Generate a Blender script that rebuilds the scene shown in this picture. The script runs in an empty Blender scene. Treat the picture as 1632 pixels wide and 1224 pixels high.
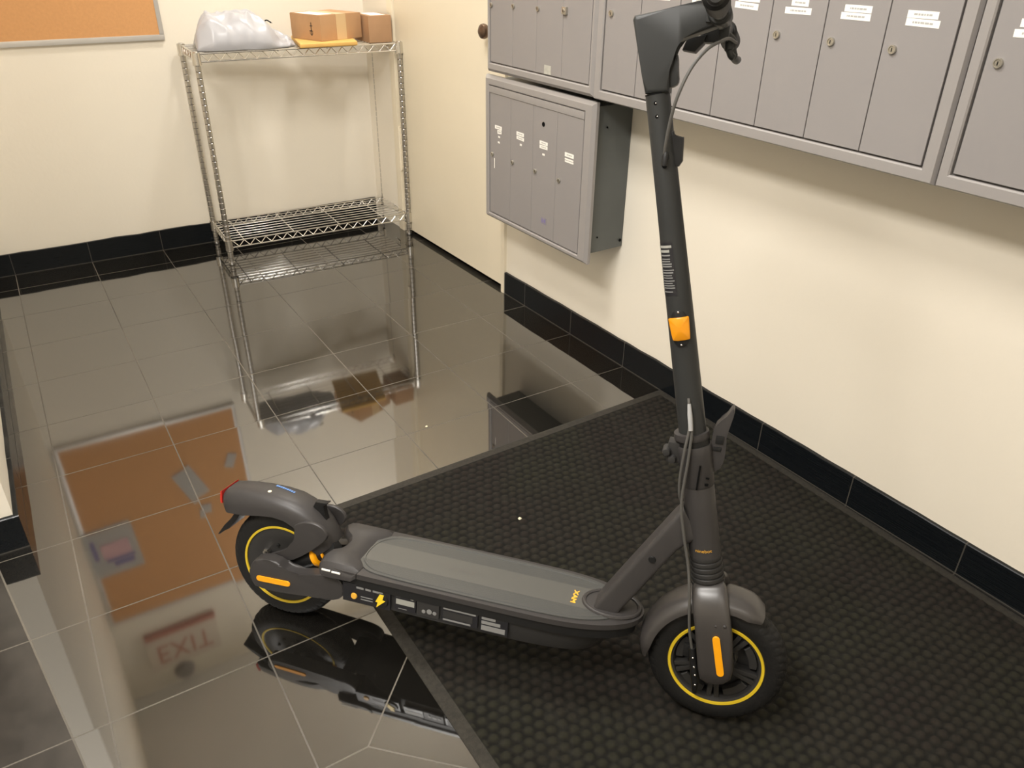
import bpy, bmesh, math, random
from mathutils import Vector, Matrix, noise
random.seed(7)
C = bpy.context.scene.collection
SC = bpy.context.scene
PI = math.pi

# ------------------------------------------------------------------ camera
cam_d = bpy.data.cameras.new('camera'); cam = bpy.data.objects.new('camera', cam_d); C.objects.link(cam)
cam_d.sensor_fit = 'HORIZONTAL'; cam_d.sensor_width = 36.0; cam_d.lens = 1253.45/1632*36.0
cam_d.clip_start = 0.02; cam_d.clip_end = 60
cam.matrix_world = Matrix((
    (0.84743505, 0.2562434, -0.46496576, -0.49222586),
    (-0.53076833, 0.42835761, -0.73129661, -3.06146893),
    (0.01178169, 0.86651548, 0.49901113, 1.32261629),
    (0, 0, 0, 1)))
SC.camera = cam

# ------------------------------------------------------------------ world, lights, exposure
w = bpy.data.worlds.new('world'); SC.world = w; w.use_nodes = True
w.node_tree.nodes['Background'].inputs[0].default_value = (1.0, 0.93, 0.8, 1)
w.node_tree.nodes['Background'].inputs[1].default_value = 0.03
vs = SC.view_settings
vs.view_transform = 'Standard'; vs.look = 'None'; vs.gamma = 1; vs.exposure = 0.0
try: vs.use_curve_mapping = False
except Exception: pass
CEIL = 2.75

def area(name, loc, size, power, col=(1.0, 0.965, 0.92)):
    d = bpy.data.lights.new(name, 'AREA'); d.shape = 'RECTANGLE'; d.size = size[0]; d.size_y = size[1]
    d.energy = power; d.color = col
    o = bpy.data.objects.new(name, d); C.objects.link(o); o.location = loc
    return o
area('lobby_lamp_light', (-1.25, -2.45, CEIL-0.075), (0.55, 1.15), 84)
area('middle_fill_light', (-0.25, -1.55, CEIL-0.075), (0.55, 0.55), 42)  # added fill light, brightens the back wall and the nook
area('nook_lamp_light', (0.90, 0.05, CEIL-0.075), (0.22, 0.22), 25)
area('entrance_lamp_light', (-0.6, -4.3, CEIL-0.075), (1.15, 0.55), 9)

# ------------------------------------------------------------------ material helpers
def newmat(name, base, rough=0.5, metal=0.0, ior=1.5, spec=0.5, coat=0.0):
    m = bpy.data.materials.new(name); m.use_nodes = True
    b = m.node_tree.nodes['Principled BSDF']
    b.inputs['Base Color'].default_value = (*base, 1); b.inputs['Roughness'].default_value = rough
    b.inputs['Metallic'].default_value = metal; b.inputs['IOR'].default_value = ior
    b.inputs['Specular IOR Level'].default_value = spec; b.inputs['Coat Weight'].default_value = coat
    return m
class NT:
    def __init__(s, m): s.t = m.node_tree; s.n = s.t.nodes; s.l = s.t.links; s.b = s.n['Principled BSDF']
    def add(s, typ, **kw):
        x = s.n.new(typ)
        for k, v in kw.items(): setattr(x, k, v)
        return x
    def val(s, sock, v):
        if isinstance(v, bpy.types.NodeSocket): s.l.new(v, sock)
        else: sock.default_value = v
    def math(s, op, a, b=0.0, c=0.0):
        x = s.add('ShaderNodeMath', operation=op); s.val(x.inputs[0], a); s.val(x.inputs[1], b); s.val(x.inputs[2], c)
        return x.outputs[0]
    def mix(s, f, a, b):
        x = s.add('ShaderNodeMix', data_type='RGBA'); s.val(x.inputs[0], f)
        for i, v in ((6, a), (7, b)):
            if isinstance(v, bpy.types.NodeSocket): s.l.new(v, x.inputs[i])
            else: x.inputs[i].default_value = (*v, 1)
        return x.outputs[2]
    def noise(s, scale, detail=2.0, coord=None, rough=0.5):
        x = s.add('ShaderNodeTexNoise'); x.inputs['Scale'].default_value = scale; x.inputs['Detail'].default_value = detail
        x.inputs['Roughness'].default_value = rough
        if coord is not None: s.l.new(coord, x.inputs['Vector'])
        return x.outputs[0]
    def objc(s): return s.add('ShaderNodeTexCoord').outputs['Object']
    def pos(s): return s.add('ShaderNodeNewGeometry').outputs['Position']
    def ramp(s, f, a, b):
        x = s.add('ShaderNodeMapRange'); s.val(x.inputs[0], f); x.inputs[1].default_value = a; x.inputs[2].default_value = b
        return x.outputs[0]
    def bump(s, h, strength=0.2, dist=0.01):
        x = s.add('ShaderNodeBump'); x.inputs['Strength'].default_value = strength; x.inputs['Distance'].default_value = dist
        s.val(x.inputs['Height'], h); s.l.new(x.outputs[0], s.b.inputs['Normal'])
        return x
def noisy(name, base, var=0.08, scale=6, rough=0.5, bump=0.0, bscale=200, **kw):
    m = newmat(name, base, rough, **kw); t = NT(m); co = t.objc()
    n = t.noise(scale, 4, co)
    t.l.new(t.mix(t.ramp(n, 0.3, 0.7), tuple(c*(1-var) for c in base), tuple(min(1, c*(1+var)) for c in base)), t.b.inputs['Base Color'])
    if bump: t.bump(t.noise(bscale, 2, co), bump, 0.002)
    return m

T = 0.305
# floor: polished near-black tile, 12 inch grid with a diamond inset, dull pale joints
m_floor = newmat('polished_black_tile', (0.008, 0.0072, 0.006), 0.05, ior=2.75)
t = NT(m_floor); p = t.pos(); sx = t.add('ShaderNodeSeparateXYZ'); t.l.new(p, sx.inputs[0])
u = t.math('DIVIDE', sx.outputs[0], T); v = t.math('DIVIDE', sx.outputs[1], -T)
def lined(t, q, wd):   # distance to nearest integer below wd
    f = t.math('FRACT', t.math('ADD', q, 0.5)); return t.math('LESS_THAN', t.math('ABSOLUTE', t.math('SUBTRACT', f, 0.5)), wd)
W_ = 0.0052
g1 = lined(t, u, W_); g2 = lined(t, v, W_)
left = t.math('LESS_THAN', u, -2.2)
g1 = t.math('MULTIPLY', g1, t.math('SUBTRACT', 1.0, t.math('MULTIPLY', left, t.math('GREATER_THAN', v, 3.9))))
lx = t.math('ADD', t.math('MULTIPLY', t.math('SUBTRACT', v, 4.2), -0.165), -2.5)
gl = t.math('LESS_THAN', t.math('ABSOLUTE', t.math('ADD', t.math('SUBTRACT', u, t.math('MULTIPLY', t.math('SUBTRACT', v, 4.2), 0.16)), 2.5)), W_*1.2)
gl = t.math('MULTIPLY', gl, t.math('GREATER_THAN', v, 3.9))
dm = t.math('ADD', t.math('ABSOLUTE', t.math('SUBTRACT', u, 0.31)), t.math('ABSOLUTE', t.math('SUBTRACT', v, 7.0)))
inside = t.math('LESS_THAN', dm, 1.0)
gd = t.math('LESS_THAN', t.math('ABSOLUTE', t.math('SUBTRACT', dm, 1.0)), W_*1.4)
g = t.math('MAXIMUM', g1, g2)
g = t.math('MULTIPLY', g, t.math('SUBTRACT', 1.0, inside))
g = t.math('MAXIMUM', t.math('MAXIMUM', g, gl), gd)
nz = t.noise(3.0, 3)
spk = t.noise(420, 1)
tilec = t.mix(t.ramp(spk, 0.68, 0.8), (0.0075, 0.0068, 0.0056), (0.02, 0.018, 0.015))
jn = t.noise(9.0, 2)
groutc = t.mix(t.ramp(jn, 0.35, 0.65), (0.042, 0.037, 0.029), (0.115, 0.10, 0.078))
hallm = t.math('MULTIPLY', t.math('LESS_THAN', t.math('ADD', t.math('SUBTRACT', u, t.math('MULTIPLY', t.math('SUBTRACT', v, 4.2), 0.16)), 2.5), 0.0), t.math('GREATER_THAN', v, 3.9))
tilec = t.mix(hallm, tilec, t.mix(t.ramp(t.noise(90, 4), 0.3, 0.75), (0.010, 0.008, 0.0065), (0.030, 0.025, 0.021)))
t.l.new(t.mix(g, tilec, groutc), t.b.inputs['Base Color'])
t.val(t.b.inputs['Roughness'], t.math('ADD', t.math('MULTIPLY', t.math('MAXIMUM', g, t.math('MULTIPLY', hallm, 0.5)), 0.55), t.math('ADD', 0.028, t.math('MULTIPLY', t.ramp(nz, 0.3, 0.7), 0.035))))
t.val(t.b.inputs['Specular IOR Level'], t.math('SUBTRACT', 0.5, t.math('MULTIPLY', t.math('MAXIMUM', g, t.math('MULTIPLY', hallm, 0.85)), 0.38)))
# every tile lies a hair out of level
cb = t.add('ShaderNodeCombineXYZ'); t.l.new(t.math('FLOOR', u), cb.inputs[0]); t.l.new(t.math('FLOOR', v), cb.inputs[1]); t.l.new(inside, cb.inputs[2])
wn = t.add('ShaderNodeTexWhiteNoise'); wn.noise_dimensions = '3D'; t.l.new(cb.outputs[0], wn.inputs[0])
vm = t.add('ShaderNodeVectorMath', operation='SUBTRACT'); t.l.new(wn.outputs['Color'], vm.inputs[0]); vm.inputs[1].default_value = (0.5, 0.5, 0.5)
vm2 = t.add('ShaderNodeVectorMath', operation='MULTIPLY'); t.l.new(vm.outputs[0], vm2.inputs[0]); vm2.inputs[1].default_value = (0.007, 0.007, 0.0)
bp = t.add('ShaderNodeBump'); bp.inputs['Strength'].default_value = 0.035; bp.inputs['Distance'].default_value = 0.02
t.l.new(t.noise(7.0, 1), bp.inputs['Height'])
vm3 = t.add('ShaderNodeVectorMath', operation='ADD'); t.l.new(bp.outputs[0], vm3.inputs[0]); t.l.new(vm2.outputs[0], vm3.inputs[1])
vm4 = t.add('ShaderNodeVectorMath', operation='NORMALIZE'); t.l.new(vm3.outputs[0], vm4.inputs[0]); t.l.new(vm4.outputs[0], t.b.inputs['Normal'])

# baseboard tile with vertical joints
def base_mat(name, axis):
    m = newmat(name, (0.007, 0.0085, 0.010), 0.22, ior=1.5, spec=0.22); t = NT(m); p = t.pos(); sx = t.add('ShaderNodeSeparateXYZ'); t.l.new(p, sx.inputs[0])
    q = t.math('DIVIDE', sx.outputs[axis], T); g = t.math('MAXIMUM', lined(t, q, 0.005), t.math('LESS_THAN', sx.outputs[2], 0.0032))
    n = t.noise(30, 3)
    c = t.mix(t.ramp(n, 0.3, 0.7), (0.0045, 0.0058, 0.0072), (0.008, 0.0095, 0.011))
    t.l.new(t.mix(g, c, (0.06, 0.055, 0.047)), t.b.inputs['Base Color'])
    t.val(t.b.inputs['Roughness'], t.math('ADD', 0.2, t.math('MULTIPLY', g, 0.5)))
    return m
m_base_x = base_mat('baseboard_tile_back', 0); m_base_y = base_mat('baseboard_tile_right', 1)
m_wall = newmat('cream_wall_paint', (0.80, 0.735, 0.60), 0.55); t = NT(m_wall); p = t.pos()
n1 = t.noise(1.3, 3, p); n2 = t.noise(14, 3, p)
scuff = t.math('MULTIPLY', t.ramp(t.noise(26, 5, p, 0.7), 0.70, 0.80), 0.35)
cc = t.mix(t.ramp(n1, 0.3, 0.7), (0.80, 0.74, 0.63), (0.82, 0.765, 0.655))
t.l.new(t.mix(scuff, cc, (0.55, 0.47, 0.36)), t.b.inputs['Base Color']); t.bump(t.noise(60, 3, p), 0.12, 0.003)
m_ceil = noisy('ceiling_paint', (0.84, 0.83, 0.81), 0.03, 2, 0.8)
m_door = noisy('cream_door_paint', (0.80, 0.72, 0.56), 0.02, 3, 0.4)
m_brown = noisy('brown_wood_door', (0.10, 0.055, 0.028), 0.25, 5, 0.4)
m_bronze = newmat('aged_bronze', (0.16, 0.11, 0.08), 0.35, 0.9)
m_gap = newmat('door_gap_black', (0.006, 0.006, 0.006), 0.6)
m_chrome = newmat('chrome_wire', (0.70, 0.68, 0.64), 0.22, 1.0)
m_post = newmat('chrome_post', (0.55, 0.53, 0.50), 0.28, 1.0)
m_groove = newmat('post_groove', (0.10, 0.09, 0.08), 0.5, 0.6)
m_alu = newmat('satin_aluminium', (0.62, 0.60, 0.57), 0.42, 0.6)
m_cork = noisy('cork', (0.60, 0.31, 0.125), 0.04, 90, 0.85, 0.3, 300)
m_mail = noisy('grey_mailbox_enamel', (0.268, 0.252, 0.248), 0.02, 2, 0.42)
m_mailf = noisy('grey_mailbox_frame', (0.295, 0.277, 0.268), 0.02, 2, 0.40)
m_galv = noisy('dark_galvanised_steel', (0.115, 0.125, 0.125), 0.12, 3, 0.42, metal=0.3)
m_seam = newmat('shadow_gap', (0.075, 0.07, 0.066), 0.8)
m_inner = newmat('inner_panel_grey', (0.16, 0.15, 0.14), 0.6)
m_lock = newmat('nickel_lock', (0.50, 0.475, 0.42), 0.32, 0.9)
m_key = newmat('keyhole', (0.003, 0.003, 0.003), 0.7, spec=0.1)
m_paper = newmat('label_paper', (0.86, 0.84, 0.79), 0.6)
m_ink = newmat('grey_print', (0.42, 0.41, 0.39), 0.7)
m_card = noisy('cardboard', (0.46, 0.27, 0.135), 0.06, 12, 0.8)
m_card2 = noisy('brown_cardboard', (0.40, 0.235, 0.125), 0.06, 12, 0.8)
m_tape = newmat('packing_tape', (0.62, 0.44, 0.24), 0.3)
m_env = noisy('manila_paper', (0.70, 0.42, 0.12), 0.04, 10, 0.7)
m_poly = noisy('white_poly_film', (0.43, 0.43, 0.455), 0.03, 6, 0.33)
m_white = newmat('white_paper', (0.80, 0.80, 0.78), 0.7)
m_violet = newmat('violet_print', (0.20, 0.17, 0.36), 0.7)
m_pink = newmat('pink_print', (0.62, 0.38, 0.40), 0.7)
m_red = newmat('red_letters', (0.46, 0.17, 0.13), 0.5)
m_signface = newmat('exit_sign_face', (0.68, 0.60, 0.51), 0.4)
# scooter
m_gun = noisy('gunmetal_paint', (0.038, 0.035, 0.034), 0.05, 8, 0.42, spec=0.32)
m_gunl = noisy('glossy_gunmetal_paint', (0.038, 0.034, 0.032), 0.04, 8, 0.36, ior=1.6)
m_stem = noisy('matte_black_stem', (0.024, 0.025, 0.0245), 0.05, 8, 0.46, spec=0.32)
m_plast = noisy('black_plastic', (0.009, 0.009, 0.009), 0.1, 20, 0.5, spec=0.32)
m_plastg = noisy('dark_grey_plastic', (0.026, 0.025, 0.024), 0.06, 20, 0.5, spec=0.32)
m_rubber = noisy('tyre_rubber', (0.007, 0.0068, 0.0065), 0.15, 30, 0.6, 0.25, 300, spec=0.32)
m_cable = newmat('cable_sheath', (0.075, 0.072, 0.066), 0.45)
m_yel = newmat('yellow_rim_paint', (0.62, 0.44, 0.02), 0.4)
m_orange = newmat('amber_reflector', (0.88, 0.36, 0.004), 0.4)
m_amber = newmat('orange_lens', (0.66, 0.25, 0.004), 0.3)
m_gold = newmat('orange_letters', (0.75, 0.40, 0.04), 0.45)
m_tail = newmat('red_tail_lens', (0.55, 0.03, 0.02), 0.25)
m_brass = newmat('brass', (0.75, 0.58, 0.30), 0.3, 1.0)
m_steel = newmat('bright_steel', (0.6, 0.58, 0.55), 0.25, 1.0)
m_blue = newmat('fleck_blue', (0.12, 0.25, 0.55), 0.5)
m_decal = newmat('black_decal', (0.010, 0.010, 0.013), 0.35)
m_dtext = newmat('decal_grey_print', (0.20, 0.20, 0.195), 0.5)
m_dlight = newmat('decal_pale_print', (0.30, 0.30, 0.27), 0.5)
m_bolt_y = newmat('yellow_print', (0.85, 0.58, 0.02), 0.4)
# deck rubber: smooth middle, ribbed diagonals at the sides
m_deckmat = newmat('deck_rubber', (0.098, 0.098, 0.090), 0.42); t = NT(m_deckmat); co = t.objc(); sx = t.add('ShaderNodeSeparateXYZ'); t.l.new(co, sx.inputs[0])
ax = sx.outputs[0]; ay = sx.outputs[1]
k1 = t.math('FRACT', t.math('MULTIPLY', t.math('ADD', ax, t.math('MULTIPLY', ay, 1.2)), 95)); k2 = t.math('FRACT', t.math('MULTIPLY', t.math('SUBTRACT', ax, t.math('MULTIPLY', ay, 1.2)), 95))
rib = t.math('MAXIMUM', t.math('LESS_THAN', k1, 0.3), t.math('LESS_THAN', k2, 0.3))
side = t.math('GREATER_THAN', t.math('ABSOLUTE', ay), 0.034)
hh = t.math('MULTIPLY', rib, side)
t.l.new(t.mix(side, (0.076, 0.075, 0.068), (0.054, 0.055, 0.052)), t.b.inputs['Base Color']); t.bump(hh, 0.5, 0.0012)
# door mat
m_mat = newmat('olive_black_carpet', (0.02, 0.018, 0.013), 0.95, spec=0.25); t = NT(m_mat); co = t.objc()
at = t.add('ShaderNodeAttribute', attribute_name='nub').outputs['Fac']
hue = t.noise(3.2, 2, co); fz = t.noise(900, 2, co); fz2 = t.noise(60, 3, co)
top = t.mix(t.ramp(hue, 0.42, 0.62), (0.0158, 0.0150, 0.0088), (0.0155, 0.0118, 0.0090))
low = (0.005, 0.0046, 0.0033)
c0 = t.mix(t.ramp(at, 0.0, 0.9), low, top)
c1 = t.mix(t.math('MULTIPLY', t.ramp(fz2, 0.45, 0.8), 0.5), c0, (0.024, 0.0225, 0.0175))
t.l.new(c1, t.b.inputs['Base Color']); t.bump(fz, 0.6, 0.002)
m_matedge = noisy('mat_border', (0.022, 0.019, 0.0135), 0.3, 120, 0.9, 0.5, 500)

# ------------------------------------------------------------------ geometry helpers
def link(name, me, mat, parent=None):
    o = bpy.data.objects.new(name, me); C.objects.link(o)
    if mat is not None:
        for mm in (mat if isinstance(mat, (list, tuple)) else [mat]): me.materials.append(mm)
    if parent is not None: o.parent = parent
    return o
def finish(name, bm, mat, parent=None, smooth=True, angle=35, recalc=True):
    if recalc: bmesh.ops.recalc_face_normals(bm, faces=bm.faces)
    if smooth:
        for f in bm.faces: f.smooth = True
        lim = math.radians(angle)
        for e in bm.edges:
            if len(e.link_faces) == 2 and e.calc_face_angle(0) > lim: e.smooth = False
    me = bpy.data.meshes.new(name); bm.to_mesh(me); bm.free()
    return link(name, me, mat, parent)
def props(o, label=None, cat=None, group=None, kind=None):
    if label: o['label'] = label
    if cat: o['category'] = cat
    if group: o['group'] = group
    if kind: o['kind'] = kind
    return o
def thing(name, label, cat, M=None, group=None):
    o = bpy.data.objects.new(name, None); C.objects.link(o); o.empty_display_size = 0.05
    if M is not None: o.matrix_world = M
    return props(o, label, cat, group)
def box(bm, a, b, bev=0.0, seg=2, mi=0):
    x0, y0, z0 = a; x1, y1, z1 = b
    vs_ = [bm.verts.new(q) for q in ((x0,y0,z0),(x1,y0,z0),(x1,y1,z0),(x0,y1,z0),(x0,y0,z1),(x1,y0,z1),(x1,y1,z1),(x0,y1,z1))]
    fs = [bm.faces.new([vs_[i] for i in q]) for q in ((0,3,2,1),(4,5,6,7),(0,1,5,4),(1,2,6,5),(2,3,7,6),(3,0,4,7))]
    for f in fs: f.material_index = mi
    if bev: bmesh.ops.bevel(bm, geom=list({e for f in fs for e in f.edges}), offset=bev, segments=seg, affect='EDGES', profile=0.7)
def prism(bm, pts, lo, hi, axis=1, bev=0.0, seg=2, mi=0):
    def P(a, b, s): return (a, s, b) if axis == 1 else ((a, b, s) if axis == 2 else (s, a, b))
    v0 = [bm.verts.new(P(a, b, lo)) for a, b in pts]; v1 = [bm.verts.new(P(a, b, hi)) for a, b in pts]
    n = len(pts); fs = [bm.faces.new(v0[::-1]), bm.faces.new(v1)]
    sd = [bm.faces.new((v0[i], v0[(i+1) % n], v1[(i+1) % n], v1[i])) for i in range(n)]
    for f in fs+sd: f.material_index = mi
    if bev: bmesh.ops.bevel(bm, geom=list({e for f in fs for e in f.edges}), offset=bev, segments=seg, affect='EDGES', profile=0.6)
def smoothpoly(pts, it=2):
    for _ in range(it):
        q = []
        for i in range(len(pts)):
            a = pts[i]; b = pts[(i+1) % len(pts)]
            q += [(a[0]*.75+b[0]*.25, a[1]*.75+b[1]*.25), (a[0]*.25+b[0]*.75, a[1]*.25+b[1]*.75)]
        pts = q
    return pts
def catmull(P, n=8):
    P = [Vector(p) for p in P]; out = []
    Q = [P[0]*2-P[1]] + P + [P[-1]*2-P[-2]]
    for i in range(1, len(Q)-2):
        for k in range(n):
            s = k/n; a, b, c, d = Q[i-1:i+3]
            out.append(0.5*((2*b)+(c-a)*s+(2*a-5*b+4*c-d)*s*s+(3*b-a-3*c+d)*s**3))
    out.append(P[-1]); return out
def tube(bm, path, r, seg=10, cap=True, mi=0):
    path = [Vector(p) for p in path]; rings = []; up = None
    for i, p in enumerate(path):
        d = (path[min(i+1, len(path)-1)]-path[max(i-1, 0)]).normalized()
        if up is None: up = Vector((0, 0, 1)) if abs(d.z) < 0.9 else Vector((1, 0, 0))
        x = d.cross(up).normalized(); up = x.cross(d).normalized()
        rr = r[i] if isinstance(r, (list, tuple)) else r
        rings.append([bm.verts.new(p+rr*(math.cos(2*PI*k/seg)*x+math.sin(2*PI*k/seg)*up)) for k in range(seg)])
    for a, b in zip(rings, rings[1:]):
        for k in range(seg):
            f = bm.faces.new((a[k], a[(k+1) % seg], b[(k+1) % seg], b[k])); f.material_index = mi
    if cap:
        for q in (rings[0][::-1], rings[-1]):
            f = bm.faces.new(q); f.material_index = mi
def revolve(bm, prof, M, seg=48, closed=False, mi=0, fn=None):
    """prof: (radius, height along axis); M maps (x,y,z) with axis z into place"""
    rings = []
    for k in range(seg):
        a = 2*PI*k/seg
        rings.append([bm.verts.new(M @ Vector(((r+(fn(a, r, h) if fn else 0))*math.cos(a), (r+(fn(a, r, h) if fn else 0))*math.sin(a), h))) for r, h in prof])
    n = len(prof)
    for k in range(seg):
        A, B = rings[k], rings[(k+1) % seg]
        for j in range(n if closed else n-1):
            f = bm.faces.new((A[j], B[j], B[(j+1) % n], A[(j+1) % n])); f.material_index = mi
    if not closed:
        for j in (0, n-1):
            if prof[j][0] > 1e-6: f = bm.faces.new([rings[k][j] for k in range(seg)]); f.material_index = mi
    bmesh.ops.remove_doubles(bm, verts=[v for rr in rings for v in rr if v.is_valid], dist=1e-6)
def loft(bm, secs, cap=True, mi=0, closed=True):
    R = [[bm.verts.new(p) for p in s] for s in secs]; n = len(secs[0])
    for a, b in zip(R, R[1:]):
        for k in range(n if closed else n-1):
            f = bm.faces.new((a[k], a[(k+1) % n], b[(k+1) % n], b[k])); f.material_index = mi
    if cap and closed: bm.faces.new(R[0][::-1]); bm.faces.new(R[-1])
def simple(name, a, b, mat, parent=None, bev=0.0, smooth=True):
    bm = bmesh.new(); box(bm, a, b, bev); return finish(name, bm, mat, parent, smooth)
def text_bm(body, size, off=0.0):
    cu = bpy.data.curves.new('t', 'FONT'); cu.body = body; cu.size = size; cu.align_x = 'CENTER'; cu.align_y = 'CENTER'; cu.extrude = 0.0; cu.offset = off
    o = bpy.data.objects.new('t', cu); C.objects.link(o)
    me = bpy.data.meshes.new_from_object(o.evaluated_get(bpy.context.evaluated_depsgraph_get()))
    bm = bmesh.new(); bm.from_mesh(me); bpy.data.objects.remove(o); bpy.data.curves.remove(cu); bpy.data.meshes.remove(me)
    return bm
YAX = Matrix(((1,0,0,0),(0,0,1,0),(0,-1,0,0),(0,0,0,1)))     # revolve axis -> local y   (z->y, y->-z)

# ------------------------------------------------------------------ the setting
YB = 0.80
def struct(o): o['kind'] = 'structure'; return o
bm = bmesh.new(); box(bm, (-3.0, -5.0, -0.05), (1.5, 1.0, 0.0)); struct(finish('floor', bm, m_floor, smooth=False))
bm = bmesh.new(); box(bm, (-3.0, -5.0, CEIL), (1.5, 1.0, CEIL+0.05)); struct(finish('ceiling', bm, m_ceil, smooth=False))
struct(simple('wall_back', (-3.0, YB, 0), (1.5, YB+0.1, CEIL), m_wall, smooth=False))
struct(simple('wall_left', (-0.83, -1.18, 0), (-0.71, YB, CEIL), m_wall, smooth=False))
struct(simple('wall_hall', (-3.1, -5.0, 0), (-3.0, 0.9, CEIL), m_wall, smooth=False))
struct(simple('wall_front', (-3.1, -5.1, 0), (1.5, -5.0, CEIL), m_wall, smooth=False))
TH = math.atan(0.025)
# frame of the right wall: local x runs away from the viewer, y out of the wall, z up
MR = Matrix(((-math.sin(TH), -math.cos(TH), 0, 1.118), (math.cos(TH), -math.sin(TH), 0, 0), (0, 0, 1, 0), (0, 0, 0, 1)))
def rw(o, M=None): o.matrix_world = MR if M is None else MR @ M; return o
struct(rw(simple('wall_right', (-0.457, -0.08, 0), (5.1, 0, CEIL), m_wall, smooth=False)))
bpy.data.objects['wall_right'].data.transform(Matrix.Scale(-1, 4, (1, 0, 0))) if False else None
# (s is measured toward the viewer: local x = -s)
me = bpy.data.objects['wall_right'].data
for vtx in me.vertices: vtx.co.x = -0.457 if vtx.co.x > 0 else -5.1
me.update()
bm = bmesh.new(); box(bm, (0.53, -0.08, 0), (0.82, 0, CEIL)); box(bm, (-0.457, -0.08, 2.09), (0.53, 0, CEIL))
o = struct(rw(finish('wall_right_beyond_door', bm, m_wall, smooth=False))); o.name = 'wall_right.001'
# baseboards (top 95 mm, slightly ragged paint line above)
def baseboard(name, a, b, mat, M=None, n=120):
    """runs a->b along local x, front at y = 0.012 from face y=0"""
    bm = bmesh.new(); rows = []
    for i in range(n+1):
        x = a+(b-a)*i/n; h = 0.094+0.0022*noise.noise(Vector((x*14, 1.3, 0)))+0.0022*max(0, noise.noise(Vector((x*5, 7.7, 0)))-0.2)*4
        rows.append([bm.verts.new(q) for q in ((x, -0.001, 0.0), (x, 0.011, 0.0), (x, 0.011, h-0.002), (x, 0.009, h), (x, -0.001, h))])
    for p_, q_ in zip(rows, rows[1:]):
        for k in range(5): bm.faces.new((p_[k], q_[k], q_[(k+1) % 5], p_[(k+1) % 5]))
    bm.faces.new(rows[0]); bm.faces.new(rows[-1][::-1])
    o = finish(name, bm, mat, smooth=False); o['kind'] = 'structure'
    if M is not None: o.matrix_world = M
    return o
baseboard('baseboard_right', -5.0, -0.458, m_base_y, MR, 400)
MBK = Matrix(((-1,0,0,0),(0,-1,0,YB),(0,0,1,0),(0,0,0,1)))
baseboard('baseboard_back', -1.085, 0.709, m_base_x, MBK)
MLS = Matrix(((0,1,0,-0.71),(-1,0,0,0),(0,0,1,0),(0,0,0,1)))
baseboard('baseboard_left', -0.785, 1.18, m_base_y, MLS)
MLE = Matrix(((-1,0,0,-0.71),(0,-1,0,-1.18),(0,0,1,0),(0,0,0,1)))
baseboard('baseboard_left_end', -0.011, 0.12, m_base_x, MLE, 10)
bpy.data.objects['baseboard_left_end'].name = 'baseboard_left.001'
# door in the right wall, its casing, knob and hinge
bm = bmesh.new(); box(bm, (-0.430, -0.045, 0.020), (0.475, -0.004, 2.05), 0.002)
d1 = struct(rw(finish('door_1', bm, m_door)))
bm = bmesh.new()
KM = Matrix.Translation((-0.352, -0.004, 1.004)) @ Matrix(((1,0,0,0),(0,0,1,0),(0,-1,0,0),(0,0,0,1)))
revolve(bm, [(0.0, 0.062), (0.014, 0.061), (0.024, 0.054), (0.0265, 0.045), (0.024, 0.036), (0.014, 0.026), (0.011, 0.010), (0.011, 0.007), (0.030, 0.006), (0.032, 0.0), (0, 0)], KM, 32)
finish('door_knob', bm, m_bronze, d1)
bm = bmesh.new(); box(bm, (0.470, -0.004, 0.31), (0.50, 0.0, 0.505), 0.001); tube(bm, [(0.478, 0.003, 0.305), (0.478, 0.003, 0.51)], 0.006, 12)
finish('hinge', bm, m_door, d1)
bm = bmesh.new()
box(bm, (-0.457, -0.05, 0.0), (-0.434, 0.014, 2.07), 0.003); box(bm, (0.479, -0.05, 0.0), (0.53, 0.008, 2.07), 0.003); box(bm, (-0.457, -0.05, 2.055), (0.53, 0.012, 2.09), 0.003)
struct(rw(finish('trim_1', bm, m_door)))
bm = bmesh.new(); box(bm, (-0.434, -0.08, 0.0), (0.479, -0.05, 2.06))
struct(rw(finish('door_gap_shade', bm, m_gap, smooth=False)))  # black sheet behind the door, stands in for the shade in its bottom gap
# unseen brown door, added so the floor reflects dark brown at the left
bm = bmesh.new(); box(bm, (-2.0, YB-0.05, 0.0), (-0.95, YB-0.005, 2.3), 0.003)
d2 = struct(finish('hall_reflection_door', bm, m_brown))
bm = bmesh.new()
revolve(bm, [(0, 0.06), (0.02, 0.058), (0.027, 0.045), (0.02, 0.03), (0.011, 0.02), (0.011, 0.004), (0.03, 0.003), (0.03, 0), (0, 0)], Matrix.Translation((-1.04, YB-0.05, 1.0)) @ Matrix(((1,0,0,0),(0,0,-1,0),(0,1,0,0),(0,0,0,1))), 24)
finish('door_knob', bm, m_bronze, d2)

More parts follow.
